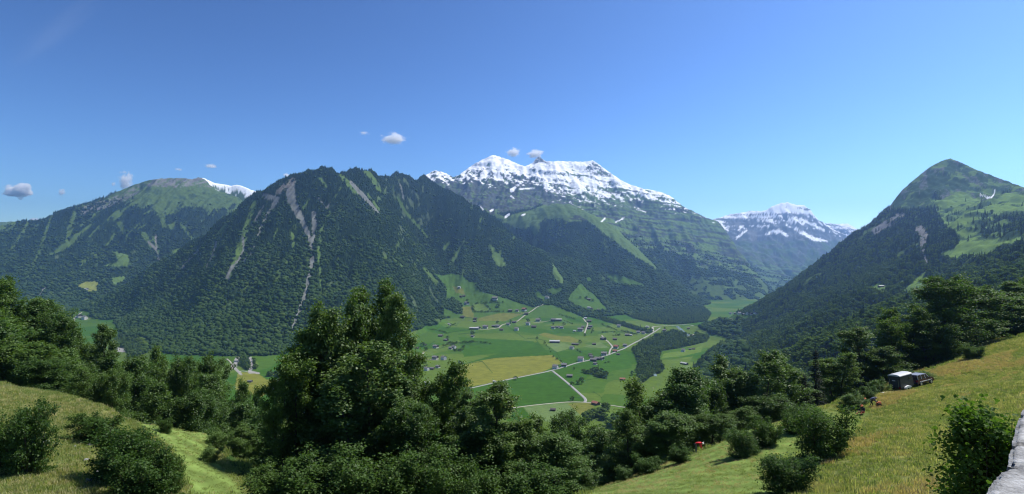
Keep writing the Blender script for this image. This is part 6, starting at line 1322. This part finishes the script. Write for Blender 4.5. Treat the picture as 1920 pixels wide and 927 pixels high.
# bush beside the wall: leaves large enough to see singly
def wall_bush():
    d=10.8; cx,cy=(1845-CX)/F*d,d; gz=float(hz(cx,cy)); top=(HY-748)/F*d; Hh=top-gz; r=np.random.default_rng(55); V=[];Q=[];cl=[]
    for s in range(16):
        a=r.uniform(0,6.28); sp=r.uniform(.0,.07); st=wander((math.cos(a)*r.uniform(.05,.42),math.sin(a)*r.uniform(.05,.42),-.2),(math.cos(a)*sp,math.sin(a)*sp,1),Hh*r.uniform(.55,1.0),9,r,.022,.10); limb(st,.024*np.linspace(1,.2,10),V,Q,5)
        for k in range(15):
            q=r.uniform(.25,1)*9; i=min(8,int(q)); p=st[i]+(st[i+1]-st[i])*(q-i); aa=r.uniform(0,6.28); br=wander(p,(math.cos(aa),math.sin(aa),.45),r.uniform(.25,.62),4,r,.3,.05); limb(br,.008*np.linspace(1,.3,5),V,Q,3)
            for t in (1,2,3,4): cl.append(br[t])
        cl.append(st[-1])
    cl=np.array(cl); n=24000; c=cl[r.integers(0,len(cl),n)]+r.normal(size=(n,3))*.11; 
    nr=r.normal(size=(n,3))*.55+np.array([.15,.1,.75])+c*np.array([.5,.5,0])*.6
    # five-point leaf blades folded along the midrib
    nr/=np.linalg.norm(nr,axis=1,keepdims=True); a=r.normal(size=(n,3)); u=np.cross(nr,a); u/=np.linalg.norm(u,axis=1,keepdims=True); v=np.cross(nr,u); s=(.082*r.uniform(.6,1.25,n))[:,None]
    pts=[c-u*s*.5,c-u*s*.18+v*s*.40+nr*s*.10,c+u*s*.18+v*s*.34+nr*s*.10,c+u*s*.58-nr*s*.08,c+u*s*.18-v*s*.34+nr*s*.10,c-u*s*.18-v*s*.40+nr*s*.10]
    VV=np.stack(pts,1).reshape(-1,3); I=np.arange(n)*6; Fq=np.stack([I,I+1,I+2,I+3,I,I+3,I+4,I+5],1).ravel()
    LW=leaf_mat('hazel_blade',(.040,.095,.015),(.085,.155,.030),trans=.45,gloss=.012)
    o=empty('shrub',(cx,cy,gz)); link('stems',mesh_np('bush_stems',np.array(V),np.array(Q).ravel(),[4]*len(Q),BARK,smooth=True),o); link('foliage',mesh_np('bush_leaves',VV,Fq,np.full(2*n,4),LW),o)
    tag(o,'leafy hazel bush growing against the stone parapet','shrub'); return o
wall_bush()

# ------------------------------------------------------------------ meadow grass
GRM=[]
def grass_mat(name,c1,c2):
    return leaf_mat(name,c1,c2,trans=.45,gloss=0.0)
G_A=grass_mat('green_grass',(.165,.218,.075),(.300,.335,.135)); G_B=grass_mat('ripe_grass',(.33,.315,.155),(.48,.435,.235)); G_C=grass_mat('seed_heads',(.36,.285,.165),(.48,.37,.22))
def tuft(seed,n,h,spread,mat,w=.018):
    r=np.random.default_rng(seed); V=[];Fl=[]
    for i in range(n):
        a=r.uniform(0,6.28); q=spread*math.sqrt(r.random()); x,y=q*math.cos(a),q*math.sin(a); hh=h*r.uniform(.5,1.1); b=r.uniform(0,6.28); le=hh*r.uniform(.15,.6); dx,dy=math.cos(b)*le,math.sin(b)*le; px_,py_=-math.sin(b)*w,math.cos(b)*w
        k=len(V); V+=[(x-px_,y-py_,-.05),(x+px_,y+py_,-.05),(x+dx*.4+px_*.8,y+dy*.4+py_*.8,hh*.6),(x+dx*.4-px_*.8,y+dy*.4-py_*.8,hh*.6),(x+dx,y+dy,hh)]
        Fl.append((k,k+1,k+2,k+3)); Fl.append((k+3,k+2,k+4))
    return as_obj(mesh_np('grass_tuft',V,np.concatenate([np.array(f) for f in Fl]),[len(f) for f in Fl],mat))
TG=[tuft(1,44,.22,.38,G_A,.014),tuft(2,40,.20,.36,G_A,.014),tuft(3,36,.27,.38,G_B,.013),tuft(4,30,.29,.38,G_C,.012)]
def sow(name,label,mask,per_m2,hs,pmix,rng=RNG,maxn=130000):
    lam=np.where(mask,AREA*per_m2,0.0); k=rng.poisson(lam); rr,cc=np.nonzero(k); rep=k[rr,cc]; rr=np.repeat(rr,rep); cc=np.repeat(cc,rep); n=len(rr)
    if n>maxn: s=rng.choice(n,maxn,replace=False); rr=rr[s];cc=cc[s];n=maxn
    Y=np.clip(YS[rr]+rng.uniform(-.5,.5,n)*dY[rr,0],YS[0],YS[-1]); X=((PXs[cc]+rng.uniform(-.5,.5,n)*QX)-CX)/F*Y; Z=hz(X,Y)
    rip=np.clip(.42+.75*gsample(m1_,X,Y)+.3*gsample(m2_,X,Y)+.2*rng.normal(size=n),0,1); red=gsample(m3_,X,Y)+.3*gsample(m2_,X,Y)
    kind=np.where(rng.random(n)<rip*pmix,2,rng.integers(0,2,n)); kind=np.where((red>.15)&(rng.random(n)<.75)&(X>0),3,kind)
    h=hs*rng.uniform(.6,1.25,n)*(.85+.5*gsample(m1_,X,Y)); w_=rng.uniform(.8,1.3,n)*(.6+.4*hs)
    print(name,n); return scatter(name,np.stack([X,Y,Z],-1),np.stack([rng.normal(0,.1,n),rng.normal(0,.1,n),rng.uniform(0,6.28,n)],-1),np.stack([w_,w_,np.maximum(.12,h)],-1),kind,TG,label,'grass')
frame_=(GPX>-330)&(GPX<2250)&(GY>14)
sow('grass','tall olive grass of the left meadow',mL&frame_&(MOWN<.5),9.0,1.0,.62,maxn=45000)
sow('grass','tall grass with reddish seed heads on the right meadow',mR&frame_&(MOWN<.5)&(GPY<1050),8.0,1.0,.75,maxn=75000)
sow('grass','short mown grass on the slopes',(mL|mR)&frame_&(MOWN>=.5)&(GPY<1000),5.0,.33,.45,maxn=30000)
edge=own&~MEAD&(GY>30)&(GY<135)&VIS&(GPX>-300)&(GPX<2200)
sow('undergrowth','shaded undergrowth below the meadow edges',edge,.9,1.9,.05,maxn=16000)

# ------------------------------------------------------------------ small clouds far beyond the peaks
def cloud_mat(name,dens,seed,scale,thr,stretch=(1,1,1)):
    m,nt,out=new_mat(name); tc=N(nt,'ShaderNodeTexCoord'); mp=N(nt,'ShaderNodeMapping'); mp.inputs['Location'].default_value=(seed*3.1,seed*1.7,seed*.9); mp.inputs['Scale'].default_value=stretch
    nt.links.new(tc.outputs['Object'],mp.inputs[0]); nz=N(nt,'ShaderNodeTexNoise'); nz.inputs['Scale'].default_value=scale; nz.inputs['Detail'].default_value=5; nz.inputs['Roughness'].default_value=.6; nt.links.new(mp.outputs[0],nz.inputs['Vector'])
    ln=N(nt,'ShaderNodeVectorMath',operation='LENGTH'); nt.links.new(tc.outputs['Object'],ln.inputs[0])
    a=N(nt,'ShaderNodeMath',operation='MULTIPLY_ADD'); a.inputs[1].default_value=-.62; a.inputs[2].default_value=.62-thr; nt.links.new(ln.outputs['Value'],a.inputs[0])
    b=N(nt,'ShaderNodeMath',operation='ADD'); nt.links.new(a.outputs[0],b.inputs[0]); nt.links.new(nz.outputs[0],b.inputs[1])
    c=N(nt,'ShaderNodeMath',operation='SUBTRACT'); c.inputs[1].default_value=.5; nt.links.new(b.outputs[0],c.inputs[0])
    d=N(nt,'ShaderNodeMath',operation='MULTIPLY'); d.inputs[1].default_value=dens; d.use_clamp=False; nt.links.new(c.outputs[0],d.inputs[0])
    e=N(nt,'ShaderNodeMath',operation='MAXIMUM'); e.inputs[1].default_value=0; nt.links.new(d.outputs[0],e.inputs[0])
    v=N(nt,'ShaderNodeVolumePrincipled'); v.inputs['Color'].default_value=(1,1,1,1); v.inputs['Anisotropy'].default_value=0; nt.links.new(e.outputs[0],v.inputs['Density']); nt.links.new(v.outputs[0],out.inputs['Volume']); return m
CV,CF=ico(3)
def cloud(px,py,w,h,label,dens,thr,seed,scale=1.6,Y=14600,rot=0,stretch=(1,1,1)):
    m=cloud_mat('cloud_vapour',dens*8,seed,scale,thr,stretch)
    o=link('cloud',mesh_np('cloud',CV,np.array(CF).ravel(),[3]*len(CF),m)); x,y,z=P(px,py,Y); o.location=(x,y,z); sx=w/F*Y/2*1.25; sz=h/F*Y/2*1.35; o.scale=(sx,min(sx,max(sz,300)),sz); o.rotation_euler=(0,rot,0)
    return tag(o,label,'cloud','small clouds above the ridges')
for a in [(35,359,54,27,'largest puffy white cloud low at the far left',.035,.18,1,1.5),(116,361,14,16,'tiny tuft of cloud between the puffy cloud and the left mountain',.010,.22,2,1.8),(236,339,32,44,'ragged cloud rising behind the left ridge',.012,.30,3,2.4),(213,345,9,8,'speck of cloud beside the ragged one',.010,.22,4,1.8),(335,318,20,7,'faint flat wisp above the rocky top of the left mountain',.004,.28,5,2.4),(396,312,24,9,'small flat cloud above the left snow ridge',.008,.24,6,2.2),(537,329,16,10,'small cloud just above the forested front peak',.010,.22,7,2),(738,260,62,30,'torn cloud floating alone high in the middle sky',.014,.30,8,2.6),(683,250,24,8,'faint wisp left of the torn cloud',.003,.26,9,2.4),(963,286,32,20,'cloud tuft above the first snow summit, left of two',.012,.26,10,2.4),(1004,289,42,18,'cloud tuft above the rocky horn, right of two',.014,.27,11,2.2),(65,412,20,8,'low cloud behind the farthest left ridge',.012,.22,12,2)]: cloud(*a)
ci_=cloud(100,60,330,70,'very faint streak of high cirrus in the upper left sky',.00005,.30,13,1.7,15500,math.radians(-38),(.7,1,3.2)); ci_['group']='high cirrus'
